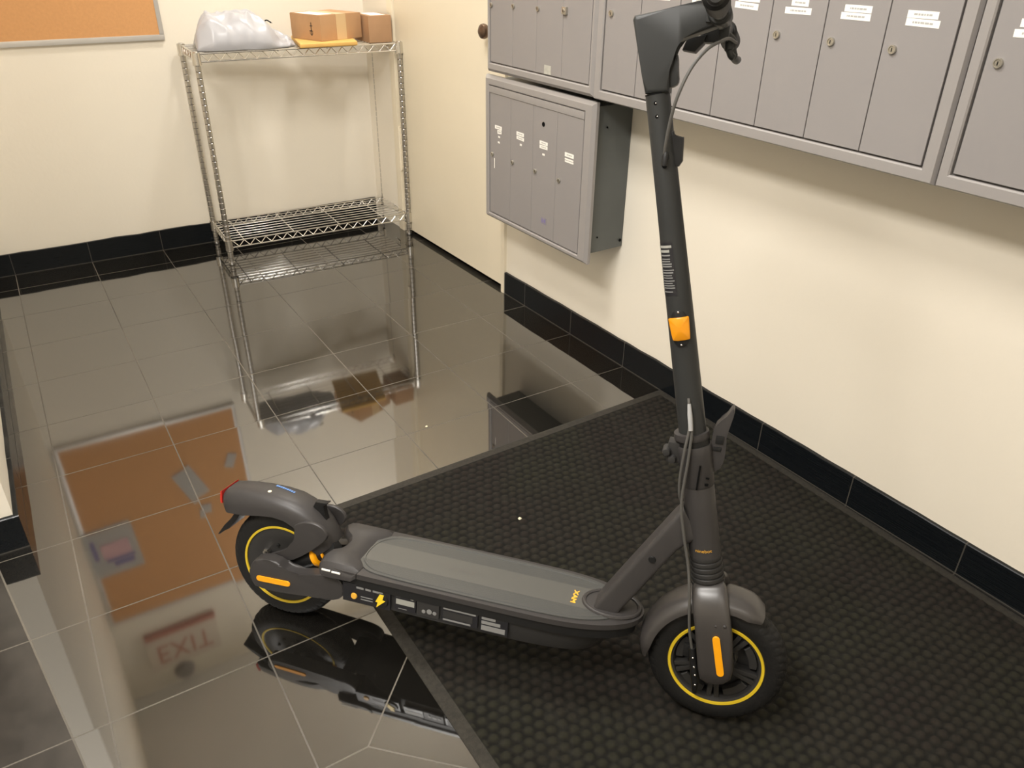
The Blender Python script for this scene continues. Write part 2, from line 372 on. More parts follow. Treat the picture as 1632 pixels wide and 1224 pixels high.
# ceiling lamps
m_diff = bpy.data.materials.new('lamp_diffuser'); m_diff.use_nodes = True
e = m_diff.node_tree.nodes['Principled BSDF']; e.inputs['Base Color'].default_value = (0.9, 0.88, 0.8, 1); e.inputs['Emission Color'].default_value = (1, 0.9, 0.74, 1); e.inputs['Emission Strength'].default_value = 3.0
def ceiling_lamp(x, y, sx_, sy_, label):
    o = thing('ceiling_lamp', label, 'ceiling lamp', Matrix.Translation((x, y, CEIL)), 'flat ceiling lamps')
    bm = bmesh.new()
    for a, b in (((-sx_/2-0.02, -sy_/2-0.02), (-sx_/2, sy_/2+0.02)), ((sx_/2, -sy_/2-0.02), (sx_/2+0.02, sy_/2+0.02)), ((-sx_/2, -sy_/2-0.02), (sx_/2, -sy_/2)), ((-sx_/2, sy_/2), (sx_/2, sy_/2+0.02))):
        box(bm, (a[0], a[1], -0.06), (b[0], b[1], 0.0), 0.002)
    finish('lamp_frame', bm, m_alu, o)
    bm = bmesh.new(); box(bm, (-sx_/2, -sy_/2, -0.05), (sx_/2, sy_/2, -0.002)); finish('diffuser', bm, m_diff, o)
ceiling_lamp(-1.25, -2.45, 0.6, 1.2, 'long rectangular ceiling lamp over the lobby, left of the mailboxes')
ceiling_lamp(-0.25, -1.55, 0.6, 0.6, 'added square fill lamp on the ceiling in the middle of the room above the mat')
ceiling_lamp(0.90, 0.05, 0.26, 0.26, 'small square ceiling lamp near the door knob wall')
ceiling_lamp(-0.6, -4.3, 1.2, 0.6, 'wide rectangular ceiling lamp behind the viewer')

# ------------------------------------------------------------------ floor mat
def nub(x, y):
    p = 0.0255; q = 0.0215
    best = 9
    r0 = round(y/q)
    for r in (r0-1, r0, r0+1):
        off = 0.5*p*(r % 2); c = round((x-off)/p)
        cx = c*p+off; jx = 0.0016*noise.noise(Vector((cx*61, r*3.3, 0))); jy = 0.0016*noise.noise(Vector((cx*61, r*3.3, 9)))
        dx = (x-cx-jx)/p*1.02; dy = (y-r*q-jy)/p*1.18
        best = min(best, math.hypot(dx, dy))
    return max(0.0, min(1.0, (0.50-best)/0.24))
MW, ML = 1.212, 1.83
nx, ny = 300, 452
verts = []; nubv = []; faces = []
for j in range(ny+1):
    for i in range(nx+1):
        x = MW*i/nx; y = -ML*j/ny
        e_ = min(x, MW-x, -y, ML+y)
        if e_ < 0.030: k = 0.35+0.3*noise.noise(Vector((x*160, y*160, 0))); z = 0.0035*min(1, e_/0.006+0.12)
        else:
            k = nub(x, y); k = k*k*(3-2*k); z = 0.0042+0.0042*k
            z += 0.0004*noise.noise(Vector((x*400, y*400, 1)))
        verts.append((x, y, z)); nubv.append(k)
W1 = nx+1
for j in range(ny):
    for i in range(nx):
        a = j*W1+i; faces.append((a, a+W1, a+W1+1, a+1))
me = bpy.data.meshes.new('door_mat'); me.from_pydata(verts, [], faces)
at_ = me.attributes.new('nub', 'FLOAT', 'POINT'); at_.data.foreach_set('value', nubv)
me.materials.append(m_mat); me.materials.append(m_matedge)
mi = []
for j in range(ny):
    for i in range(nx):
        x = MW*(i+.5)/nx; y = ML*(j+.5)/ny
        mi.append(1 if min(x, MW-x, y, ML-y) < 0.030 else 0)
me.polygons.foreach_set('material_index', mi)
me.polygons.foreach_set('use_smooth', [True]*len(faces))
bm = bmesh.new(); bm.from_mesh(me)      # close the underside
bd = [e for e in bm.edges if e.is_boundary]
r = bmesh.ops.extrude_edge_only(bm, edges=bd)
nv = [g_ for g_ in r['geom'] if isinstance(g_, bmesh.types.BMVert)]
for q in nv: q.co.z = 0.0
bm.to_mesh(me); bm.free()
mat_o = link('door_mat', me, None); mat_o.matrix_world = Matrix.Translation((-0.0675, -1.43, 0.0005)) @ Matrix.Rotation(math.radians(0.9), 4, 'Z')
props(mat_o, 'olive-black nubbed entrance mat lying along the right wall under the scooter', 'door mat')

# small crumbs
def crumb(x, y, z, s, label, mat=m_white):
    bm = bmesh.new(); bmesh.ops.create_icosphere(bm, subdivisions=2, radius=s)
    for q in bm.verts:
        q.co *= 1+0.35*noise.noise(q.co/s*1.3+Vector((x*9, y*9, 0))); q.co.z *= 0.55
    o = finish('crumb', bm, mat); o.location = (x, y, z+s*0.4); props(o, label, 'crumb', 'crumbs on the floor and mat')
m_crumb = newmat('pale_crumb', (0.75, 0.68, 0.48), 0.7)
crumb(0.375, -1.212, 0, 0.004, 'pale crumb on the black tiles beyond the mat edge', m_crumb)
crumb(0.3806, -1.735, 0.006, 0.0045, 'pale crumb on the mat just beyond the middle of the scooter deck', m_crumb)
crumb(0.0, -2.685, 0.006, 0.0035, 'pale crumb on the mat nearest the viewer', m_crumb)

# ------------------------------------------------------------------ wire shelf
SA = math.radians(-1.97)
MS = Matrix.Translation((0.23, 0.45, 0)) @ Matrix.Rotation(SA, 4, 'Z')
SLn, SD = 0.87, 0.315
shelf = thing('wire_shelving_unit', 'low two-tier chrome wire shelving unit in the back corner', 'shelf', MS)
def post(x, y):
    prof = [(0.0, 0.893), (0.008, 0.893), (0.0118, 0.890)]
    z = 0.872
    while z > 0.03:
        prof += [(0.0120, z), (0.0106, z-0.0015), (0.0106, z-0.0035), (0.0120, z-0.005)]; z -= 0.0254
    prof += [(0.0120, 0.022), (0.0, 0.022)]
    bm = bmesh.new(); revolve(bm, prof, Matrix.Translation((x, y, 0)), 20)
    for f in bm.faces:
        c = f.calc_center_median()
        if abs(math.hypot(c.x-x, c.y-y)-0.0106) < 0.0004 and abs(f.normal.z) < 0.9: f.material_index = 1
    o = finish('post', bm, [m_post, m_groove], shelf)
    bm = bmesh.new(); revolve(bm, [(0, 0.0), (0.012, 0.0), (0.014, 0.003), (0.014, 0.012), (0.010, 0.014), (0.010, 0.020), (0.0125, 0.022), (0.0125, 0.030), (0, 0.03)], Matrix.Translation((x, y, 0)), 20)
    finish('foot', bm, m_post, o)
for x, y in ((0, 0), (SLn, 0), (0, SD), (SLn, SD)): post(x, y)
def wires(z0, name, slots):
    bm = bmesh.new(); t_ = z0; b_ = z0-0.030; m_ = 0.010
    for y in (0.0, SD):
        for z in (t_, b_): tube(bm, [(m_, y, z), (SLn-m_, y, z)], 0.0032, 8)
        n = 34; pts = [(m_+0.01+(SLn-2*m_-0.02)*i/n, y, (b_+0.002 if i % 2 else t_-0.002)) for i in range(n+1)]
        tube(bm, pts, 0.0025, 6)
    for x in (0.0, SLn):
        for z in (t_, b_): tube(bm, [(x, m_, z), (x, SD-m_, z)], 0.0032, 8)
        n = 12; pts = [(x, m_+0.005+(SD-2*m_-0.01)*i/n, (b_+0.002 if i % 2 else t_-0.002)) for i in range(n+1)]
        tube(bm, pts, 0.0025, 6)
    k = 9
    for i in range(1, k): tube(bm, [(0.0, SD*i/k, t_+0.001), (SLn, SD*i/k, t_+0.001)], 0.0020, 6)
    for x in slots: tube(bm, [(x, 0, t_-0.004), (x, SD, t_-0.004)], 0.0026, 6)
    o = finish(name, bm, m_chrome, shelf)
    for x, y in ((0, 0), (SLn, 0), (0, SD), (SLn, SD)):
        bm = bmesh.new(); M_ = Matrix.Translation((x, y, z0))
        revolve(bm, [(0.0124, 0.006), (0.0165, 0.006), (0.0185, -0.040), (0.0150, -0.043), (0.0124, -0.043)], M_, 24, closed=True)
        finish('collar', bm, m_chrome, o)
    return o
wires(0.884, 'wire_shelf', (0.12, 0.33, 0.54, 0.75)); wires(0.106, 'wire_shelf', (0.07, 0.30, 0.52, 0.74))

# parcels on the shelf
def bag():
    bm = bmesh.new(); NU, NV = 90, 60; top = {}; bot = {}
    L_, D_ = 0.40, 0.24
    for i in range(NU+1):
        for j in range(NV+1):
            u_ = i/NU; v_ = j/NV
            ex = min(1, (u_/0.16))**0.45 if u_ < 0.16 else (1.0 if u_ < 0.55 else max(0, 1-((u_-0.55)/0.47)**1.35))
            wy = D_*(0.5 if u_ < 0.72 else 0.5-0.26*((u_-0.72)/0.28)**1.2)*(0.80+0.2*min(1, u_/0.15))
            cr = max(0.0, 1-abs(2*v_-1)**3.2)**0.55
            h = 0.128*ex*cr
            x = L_*u_; y = (2*v_-1)*wy
            P_ = Vector((x*9, y*11, 0.4))
            rid = 1-abs(noise.noise(P_+Vector((0, 0, 3))))*2.2; rid2 = 1-abs(noise.noise(P_*2.1+Vector((5, 0, 8))))*2.2
            a_ = math.atan2(y+0.02, 0.41-x); ray_ = math.sin(a_*13+x*20)*(u_**2)
            h += (0.020*rid-0.010+0.009*rid2-0.004+0.005*ray_)*min(1, h*22)
            x += 0.010*noise.noise(P_*1.4+Vector((9, 1, 1))); y += 0.012*noise.noise(P_*1.5+Vector((2, 7, 1)))
            if u_ > 0.93: h = max(h, 0.0)+0.012*(0.5+noise.noise(P_*3)); 
            top[i, j] = bm.verts.new((x, y, max(h, 0.004)))
            bot[i, j] = top[i, j] if i in (0, NU) or j in (0, NV) else bm.verts.new((x, y, 0.001))
    for i in range(NU):
        for j in range(NV):
            bm.faces.new((top[i, j], top[i+1, j], top[i+1, j+1], top[i, j+1]))
            q = [bot[i, j], bot[i, j+1], bot[i+1, j+1], bot[i+1, j]]
            bm.faces.new(q)
    return bm
o = finish('plastic_parcel_bag', bag(), m_poly, angle=180)
o.matrix_world = Matrix.Translation((0.262, 0.585, 0.8875)) @ Matrix.Rotation(math.radians(-6), 4, 'Z')
props(o, 'crumpled white plastic parcel bag on the left of the top shelf', 'parcel')
bm = bmesh.new(); tube(bm, catmull([(0.275, -0.055, 0.098), (0.290, -0.057, 0.104), (0.303, -0.058, 0.097), (0.312, -0.058, 0.092)], 5), [0.0008]*3+[0.003]*10+[0.0008]*3, 6); finish('black_mark', bm, m_plast, o)

bm = bmesh.new()
q = [(-0.12, -0.16), (0.13, -0.17), (0.205, 0.13), (-0.055, 0.15)]
prism(bm, q, 0.0, 0.018, axis=2, bev=0.006, seg=3)
bmesh.ops.subdivide_edges(bm, edges=bm.edges, cuts=2)
env = finish('padded_envelope', bm, m_env); env.location = (0.765, 0.568, 0.8875)
props(env, 'flat yellow manila envelope lying under the cardboard box', 'envelope')

def carton(name, lx, ly, h, M, mat, label, tape=True):
    o = thing(name, label, 'box', M)
    bm = bmesh.new(); box(bm, (0, 0, 0), (lx, ly, h), 0.0015); finish('carton_body', bm, mat, o)
    bm = bmesh.new(); box(bm, (0.001, 0.001, h), (lx-0.001, ly/2-0.001, h+0.0025), 0.0008); box(bm, (0.001, ly/2+0.001, h), (lx-0.001, ly-0.001, h+0.0025), 0.0008)
    finish('top_flap', bm, mat, o)
    return o
BR = math.atan2(0.075, 0.215)
M_ = Matrix.Translation((0.750, 0.434, 0.9065)) @ Matrix.Rotation(BR, 4, 'Z')
o = carton('cardboard_box', 0.226, 0.20, 0.098, M_, m_card, 'taped cardboard box with white shipping label, on the manila envelope')
bm = bmesh.new(); box(bm, (0.086, -0.0006, 0.0), (0.140, 0.0004, 0.1006)); box(bm, (0.086, -0.0006, 0.1002), (0.140, 0.2006, 0.1012)); finish('packing_tape', bm, m_tape, o)
bm = bmesh.new(); box(bm, (0.004, 0.02, 0.1004), (0.082, 0.17, 0.1014)); finish('shipping_label', bm, m_paper, o)
bm = bmesh.new(); box(bm, (-0.0008, 0.060, 0.018), (0.0002, 0.064, 0.07)); box(bm, (-0.0008, 0.054, 0.035), (0.0002, 0.075, 0.038)); box(bm, (-0.0008, 0.054, 0.055), (0.0002, 0.07, 0.058)); revolve(bm, [(0.008, -0.0004), (0.010, -0.0004), (0.010, 0.0004), (0.008, 0.0004)], Matrix.Translation((-0.0003, 0.063, 0.03)) @ Matrix(((0,0,1,0),(0,1,0,0),(-1,0,0,0),(0,0,0,1))), 20, closed=True); finish('printed_mark', bm, m_plast, o)
o = carton('cardboard_box', 0.108, 0.17, 0.106, Matrix.Translation((0.974, 0.452, 0.8875)), m_card2, 'small plain brown cardboard box at the right end of the top shelf')
bm = bmesh.new(); box(bm, (0.02, 0.02, 0.1082), (0.09, 0.14, 0.1092)); finish('shipping_label', bm, m_paper, o)

# ------------------------------------------------------------------ notice board, papers, exit sign, detector on the back wall
cb_ = thing('cork_notice_board', 'large cork notice board in a silver frame on the back wall', 'notice board', Matrix.Translation((-0.258, YB, 0.905)))
bm = bmesh.new(); box(bm, (-0.425, -0.011, 0.01), (0.430, -0.001, 1.215)); finish('cork_panel', bm, m_cork, cb_, smooth=False)
bm = bmesh.new()
for a, b in (((-0.440, 0.0), (0.445, 0.022)), ((-0.440, 1.203), (0.445, 1.225)), ((-0.440, 0.022), (-0.422, 1.203)), ((0.427, 0.022), (0.445, 1.203))):
    box(bm, (a[0], -0.0135, a[1]), (b[0], -0.001, b[1]), 0.003)
finish('frame', bm, m_alu, cb_)
def paper(x0, z0, w_, h_, rot, label, marks=()):
    M_ = Matrix.Translation((x0, YB-0.0146, z0)) @ Matrix.Rotation(rot, 4, 'Y')
    bm = bmesh.new(); n = 6; rows = []
    for i in range(n+1):
        rows.append([bm.verts.new((w_*i/n-w_/2, -0.0008-0.0008*(k/n)**2*abs(math.sin(i)), h_/2-h_*k/n)) for k in range(n+1)])
    for i in range(n):
        for k in range(n): bm.faces.new((rows[i][k], rows[i+1][k], rows[i+1][k+1], rows[i][k+1]))
    bmesh.ops.solidify(bm, geom=bm.faces[:], thickness=0.0004)
    o = finish('paper_notice', bm, m_white); o.matrix_world = M_
    props(o, label, 'paper', 'papers pinned to the cork board')
    for (a, b, c, d, mt) in marks:
        bm = bmesh.new(); box(bm, (a, -0.0042, b), (c, -0.0034, d)); finish('printed_block', bm, mt, o, smooth=False)
    return o
paper(-0.575, 1.585, 0.235, 0.305, 0.03, 'colourful printed notice pinned to the left of the cork board', [(-0.02, 0.07, 0.08, 0.10, m_violet), (-0.10, -0.10, -0.08, 0.03, m_violet), (-0.06, -0.06, 0.08, 0.04, m_pink), (-0.05, 0.045, 0.09, 0.062, m_violet)])
paper(-0.125, 1.33, 0.10, 0.22, 0.35, 'blank slanted white slip pinned near the centre of the cork board')
paper(-0.085, 1.53, 0.07, 0.06, -0.1, 'small square white card pinned above the slanted slip')
paper(0.10, 1.26, 0.05, 0.09, -0.4, 'small tilted white card near the right edge of the cork board')
ex = thing('exit_sign', 'red-lettered EXIT sign high on the back wall above the notice board', 'sign', Matrix.Translation((-0.365, YB, 2.30)))
bm = bmesh.new(); box(bm, (-0.20, -0.035, 0.0), (0.20, -0.001, 0.27), 0.006); finish('sign_housing', bm, m_signface, ex)
bm = bmesh.new(); box(bm, (-0.20, -0.040, -0.012), (0.20, -0.001, 0.018), 0.003); finish('sign_bar', bm, m_red, ex)
bm = text_bm('EXIT', 0.20)
for q in bm.verts: q.co = Vector((q.co.x*0.78, -0.0365, q.co.y+0.145))
finish('sign_letters', bm, m_red, ex, smooth=False)
bm = bmesh.new(); revolve(bm, [(0, 0.04), (0.045, 0.037), (0.055, 0.02), (0.058, 0.0), (0, 0)], Matrix.Translation((-0.40, YB, 2.665)) @ Matrix(((1,0,0,0),(0,0,-1,0),(0,1,0,0),(0,0,0,1))), 32)
props(finish('smoke_detector', bm, m_mail), 'round grey smoke detector on the wall above the exit sign', 'smoke detector')

# ------------------------------------------------------------------ mailboxes on the right wall
DP = 0.165
def lock_bm(cx, cz, y0, r=0.0085, square=False):
    bm = bmesh.new(); M_ = Matrix.Translation((cx, y0, cz)) @ Matrix(((1,0,0,0),(0,0,1,0),(0,-1,0,0),(0,0,0,1)))
    if square:
        box(bm, (cx-0.010, y0-0.001, cz-0.010), (cx+0.010, y0+0.009, cz+0.010), 0.002)
        revolve(bm, [(0, 0.011), (0.005, 0.011), (0.006, 0.009), (0, 0.009)], M_, 20)
    else:
        revolve(bm, [(0, 0.0045), (r*0.62, 0.0045), (r*0.66, 0.0038), (r*0.72, 0.0055), (r*0.92, 0.0055), (r, 0.004), (r, -0.001), (0, -0.001)], M_, 28)
    n0 = len(bm.faces); z_ = 0.0115 if square else 0.0047
    box(bm, (cx-0.0009, y0+z_-0.0012, cz-0.0038), (cx+0.0009, y0+z_+0.0002, cz+0.0030), mi=1)
    return bm
def label_bm(cx, cz, y0, w_, h_, rot=0.0, text=True, seed=0):
    bm = bmesh.new(); rnd = random.Random(seed)
    box(bm, (-w_/2, 0, -h_/2), (w_/2, 0.0007, h_/2))
    if text:
        x = -w_*0.30
        while x < w_*0.28:
            l = rnd.uniform(0.003, 0.008); box(bm, (x, 0.0007, -h_*0.12), (min(x+l, w_*0.30), 0.0009, h_*0.14), mi=1); x += l+0.0014
    bmesh.ops.transform(bm, matrix=Matrix.Translation((cx, y0, cz)) @ Matrix.Rotation(rot, 4, 'Y'), verts=bm.verts)
    return bm
def unit(s0, s1, z0, z1, doors, dz0, dz1, label, locks, labels, fw=0.024, depth=DP, gap=0.0012, m1=0.005, rail=False, squarelock=None, lockr=0.0085, inner=None):
    sc = (s0+s1)/2; root = thing('mailbox_unit', label, 'mailbox', MR @ Matrix.Translation((-sc, 0, z0)), 'grey wall mailboxes')
    X = lambda s: -(s-sc)
    Z = lambda z: z-z0
    # carcass
    bm = bmesh.new(); box(bm, (X(s1-0.015), 0.001, Z(z0+0.03)), (X(s0+0.015), depth-0.018, Z(z1-0.015)), 0.002); finish('cabinet_body', bm, m_galv, root)
    # sloped picture-frame border, mitred at the corners
    a0, a1, b0, b1 = X(s1), X(s0), 0.0, Z(z1); i0, i1, j0, j1 = X(doors[-1])-0.004, X(doors[0])+0.004, Z(dz0)-0.004, Z(dz1)+0.004
    bm = bmesh.new()
    def rg(x0, x1, z0_, z1_, y): return [bm.verts.new(q) for q in ((x0, y, z0_), (x1, y, z0_), (x1, y, z1_), (x0, y, z1_))]
    R = [rg(a0, a1, b0, b1, depth-0.020), rg(a0, a1, b0, b1, depth-0.010), rg(a0+m1, a1-m1, b0+m1, b1-m1, depth), rg(i0-0.003, i1+0.003, j0-0.003, j1+0.003, depth), rg(i0, i1, j0, j1, depth-0.003), rg(i0, i1, j0, j1, depth-0.016)]
    for p_, q_ in zip(R, R[1:]):
        for k in range(4): bm.faces.new((p_[k], p_[(k+1) % 4], q_[(k+1) % 4], q_[k]))
    bm.faces.new((R[0][3], R[0][2], R[0][1], R[0][0])) if False else None
    finish('frame', bm, m_mailf, root, smooth=False)
    bm = bmesh.new(); box(bm, (i0, depth-0.017, j0), (i1, depth-0.010, j1)); finish('inner_panel', bm, inner or m_seam, root, smooth=False)
    if rail:
        bm = bmesh.new(); box(bm, (i0+0.002, depth-0.010, j1-0.024), (i1-0.002, depth-0.001, j1-0.002), 0.001); finish('top_rail', bm, m_mailf, root); j1 -= 0.024
    nd = len(doors)-1
    for k in range(nd):
        bm = bmesh.new(); top = (Z(dz1) if not rail else j1-0.001)
        box(bm, (X(doors[k+1])+gap, depth-0.010, Z(dz0)), (X(doors[k])-gap, depth-0.0035, top), 0.0007, 1)
        d = finish('mailbox_door', bm, m_mail, root)
        if locks and k < len(locks) and locks[k]:
            finish('lock', lock_bm(X(locks[k][0]), Z(locks[k][1]), depth-0.0035, lockr, square=(squarelock == k)), [m_lock, m_key], d)
        for n_, (ls, lz, lw, lh, rt, tx) in enumerate(labels.get(k, ())):
            finish('name_label', label_bm(X(ls), Z(lz), depth-0.0035, lw, lh, rt, tx, seed=k*7+n_+int(s0*100)), [m_paper, m_ink], d, smooth=False)
    return root, X, Z
rs = random.Random(3)
# upper small unit
ds = [0.592, 0.7255, 0.859, 0.9925, 1.127]
labs = {k: [(ds[k]+0.065, 1.19, 0.045, 0.012, 0, True), (ds[k]+0.067, 1.175, 0.045, 0.011, 0, True)] for k in range(4)}
r1, X, Z = unit(0.570, 1.151, 0.905, 1.46, ds, 0.938, 1.42, 'upper small grey mailbox unit of four doors beside the door knob', [(0.600, 1.112), (0.730, 1.117), (0.865, 1.119), (1.004, 1.124)], labs, gap=0.0005, squarelock=3, lockr=0.0075, inner=m_inner, m1=0.010)
bm = label_bm(X(0.923), Z(0.952), DP-0.0034, 0.036, 0.026, 0, False); finish('maker_sticker', bm, [noisy('faded_sticker', (0.46, 0.45, 0.40), 0.1, 60)], r1, smooth=False)
# lower small unit
ds = [0.588, 0.7205, 0.853, 0.985, 1.1175]
labs = {0: [(0.643, 0.728, 0.044, 0.012, 0, True), (0.650, 0.714, 0.026, 0.013, 0.1, True), (0.648, 0.697, 0.012, 0.006, 0, False), (0.646, 0.678, 0.012, 0.006, 0, False), (0.618, 0.60, 0.004, 0.035, 0, False)],
        1: [(0.779, 0.731, 0.044, 0.012, 0, True), (0.780, 0.717, 0.044, 0.011, -0.03, True), (0.784, 0.697, 0.011, 0.007, 0, False)],
        2: [(0.915, 0.728, 0.044, 0.011, 0, True), (0.915, 0.715, 0.044, 0.011, 0.02, True), (0.916, 0.692, 0.013, 0.006, 0, False)],
        3: [(1.053, 0.718, 0.046, 0.013, 0, True), (1.053, 0.704, 0.044, 0.005, 0, False), (1.054, 0.697, 0.044, 0.005, 0, False)]}
r2, X, Z = unit(0.556, 1.166, 0.392, 0.893, ds, 0.416, 0.858, 'lower small grey mailbox unit of four doors hung under the upper one', [(0.606, 0.630), (0.736, 0.628), (0.873, 0.629), (1.006, 0.629)], labs, gap=0.0005, rail=True, lockr=0.0075, inner=m_inner, m1=0.010)
bm = label_bm(X(0.928), Z(0.472), DP-0.0034, 0.030, 0.022, 0, False); box(bm, (X(0.938), DP-0.0027, Z(0.468)), (X(0.930), DP-0.0024, Z(0.478)), mi=1); box(bm, (X(0.924), DP-0.0027, Z(0.466)), (X(0.918), DP-0.0024, Z(0.479)), mi=1); finish('maker_sticker', bm, [noisy('violet_sticker', (0.24, 0.22, 0.27), 0.1, 60), m_violet], r2, smooth=False)
bm = bmesh.new(); revolve(bm, [(0, 0.0012), (0.0075, 0.0012), (0.0075, 0), (0, 0)], Matrix.Translation((X(0.911), DP-0.0036, Z(0.787))) @ Matrix(((1,0,0,0),(0,0,1,0),(0,-1,0,0),(0,0,0,1))), 20); finish('open_lock_hole', bm, m_key, r2)
for zz, dd, rr_ in ((0.815, 0.10, 0.003), (0.472, 0.11, 0.003), (0.445, 0.012, 0.005)):
    bm = bmesh.new(); revolve(bm, [(0, 0.002), (rr_, 0.0015), (rr_, 0), (0, 0)], Matrix.Translation((X(1.1525), dd, Z(zz))) @ Matrix(((0,0,-1,0),(0,1,0,0),(1,0,0,0),(0,0,0,1))), 12)
    finish('screw', bm, m_key, r2)
# tall units
def tall(s0, first, label, n=7, tall_labels=True, s1=None):
    ds = [first+0.1412*k for k in range(n+1)]
    locks = [(d+0.0245, 1.1325) for d in ds[:-1]]
    labs = {}
    for k in range(n):
        c = ds[k]+0.0705; j = rs.uniform(-0.004, 0.004)
        labs[k] = [(c+j, 1.198+rs.uniform(-0.001, 0.001), 0.062 if k % 3 != 1 else 0.044, 0.013, rs.uniform(-0.02, 0.02), True), (c-j, 1.183, 0.068, 0.013, rs.uniform(-0.04, 0.04), True)]
    s1 = s1 or ds[-1]+0.031
    return unit(s0, s1, 0.902, 1.46, ds, 0.934, 1.42, label, locks, labs, gap=0.0011)
tall(1.1535, 1.186, 'large grey mailbox unit of seven doors behind the scooter handlebar', s1=2.208)
tall(2.210, 2.239, 'large grey mailbox unit cut off by the right edge of the photo')

# ------------------------------------------------------------------ the scooter, leaning a little away from the viewer on its stand
LA = math.radians(11)
U = Vector((0.65654687, -0.75428523, 0)); NH = Vector((0.75428523, 0.65654687, 0)); Z3 = Vector((0, 0, 1))
WW = Z3*math.cos(LA)+NH*math.sin(LA); NN = NH*math.cos(LA)-Z3*math.sin(LA)
MSC = Matrix(((U.x, NN.x, WW.x, -0.236), (U.y, NN.y, WW.y, -1.710), (U.z, NN.z, WW.z, 0.0), (0, 0, 0, 1)))
sc = thing('electric_scooter', 'dark grey electric kick scooter with yellow rim rings parked on its stand', 'scooter', MSC)
def part(name, bm, mat, parent=None, **kw): return finish(name, bm, mat, parent or sc, **kw)
RW = (0.0225, 0.1310); FW = (0.934, 0.138)
def wheel(name, c, front):
    M_ = Matrix.Translation((c[0], 0, c[1])) @ YAX
    hub = bmesh.new()
    if front:
        revolve(hub, [(0.088, -0.024), (0.084, -0.026), (0.078, -0.024), (0.075, -0.016), (0.074, 0.0), (0.075, 0.016), (0.078, 0.024), (0.084, 0.026), (0.088, 0.024)], M_, 72, closed=True)
        revolve(hub, [(0, -0.024), (0.030, -0.024), (0.034, -0.020), (0.034, 0.020), (0.030, 0.024), (0, 0.024)], M_, 40)
        revolve(hub, [(0.040, 0.004), (0.0745, 0.004), (0.0745, 0.012), (0.040, 0.012)], M_, 48, closed=True)
        for k in range(5):
            for dlt in (-0.10, 0.10):
                a = 2*PI*k/5+0.25+dlt
                loc = bmesh.new(); box(loc, (0.028, -0.0045, -0.021), (0.078, 0.0045, -0.002), 0.0012)
                bmesh.ops.transform(loc, matrix=M_ @ Matrix.Rotation(a, 4, 'Z'), verts=loc.verts)
                me_ = bpy.data.meshes.new('x'); loc.to_mesh(me_); loc.free(); hub.from_mesh(me_); bpy.data.meshes.remove(me_)
            a = 2*PI*k/5+0.25
            loc = bmesh.new(); pts = [(0.060*math.cos(q), 0.060*math.sin(q)) for q in [a+0.28+0.7*i/6 for i in range(7)]]+[(0.074*math.cos(q), 0.074*math.sin(q)) for q in [a+0.98-0.7*i/6 for i in range(7)]]
            prism(loc, pts, -0.018, -0.004, axis=2, bev=0.0015, seg=1)
            bmesh.ops.transform(loc, matrix=M_, verts=loc.verts)
            me_ = bpy.data.meshes.new('x'); loc.to_mesh(me_); loc.free(); hub.from_mesh(me_); bpy.data.meshes.remove(me_)
    else:
        revolve(hub, [(0, -0.029), (0.028, -0.029), (0.032, -0.026), (0.060, -0.0255), (0.066, -0.0275), (0.078, -0.0265), (0.086, -0.026), (0.088, -0.020), (0.088, 0.020), (0.086, 0.026), (0.03, 0.028), (0, 0.028)], M_, 72)
    root = part(name, hub, m_plastg)
    tb = bmesh.new(); prof = []
    n = 32; Rc, ra, rb = 0.1005, 0.0275, 0.0285
    for k in range(n):
        a = 2*PI*k/n; ca, sa = math.cos(a), math.sin(a); e = 2/2.5
        prof.append((Rc+ra*math.copysign(abs(ca)**e, ca), rb*math.copysign(abs(sa)**e, sa)))
    def groove(a, r, h):
        if r < Rc+0.016: return 0
        d = 0
        if abs(h) > 0.007:
            f = (a*46/(2*PI)+abs(h)*55) % 1
            if f < 0.28: d -= 0.0022
        if abs(abs(h)-0.0065) < 0.0016: d -= 0.0018
        return d
    revolve(tb, prof, M_, 368, closed=True, fn=groove)
    part('tyre', tb, m_rubber, root, angle=60)
    rb_ = bmesh.new(); y0 = -0.0275
    for s in (-1, 1):
        q_ = -0.0032 if front else 0.0022
        revolve(rb_, [(0.0850+q_, s*0.0262), (0.0858+q_, s*0.0286), (0.0900+q_, s*0.0290), (0.0912+q_, s*0.0266)], M_, 96, closed=True)
    part('yellow_rim_ring', rb_, m_yel, root)
    return root
rear = wheel('rear_wheel', RW, False); fr = wheel('front_wheel', FW, True)
# YAX flips the sign: the viewer's side is local -y
bm = bmesh.new()
for k in range(8):
    a = 2*PI*k/8+0.2; cx = RW[0]+0.048*math.cos(a); cz = RW[1]+0.048*math.sin(a)
    for s in (-1, 1): revolve(bm, [(0, 0.0305), (0.003, 0.0300), (0.0038, 0.026), (0, 0.026)], Matrix.Translation((cx, 0, cz)) @ Matrix(((1,0,0,0),(0,0,s,0),(0,-s,0,0),(0,0,0,1))), 10)
part('hub_screw', bm, m_plast, rear)
bm = bmesh.new(); revolve(bm, [(0, -0.040), (0.006, -0.040), (0.008, -0.036), (0.008, -0.026), (0, -0.026)], Matrix.Translation((-0.012, 0, 0.160)) @ Matrix(((1,0,0,0),(0,0,1,0),(0,-1,0,0),(0,0,0,1))), 6)
part('axle_nut', bm, m_steel, rear)

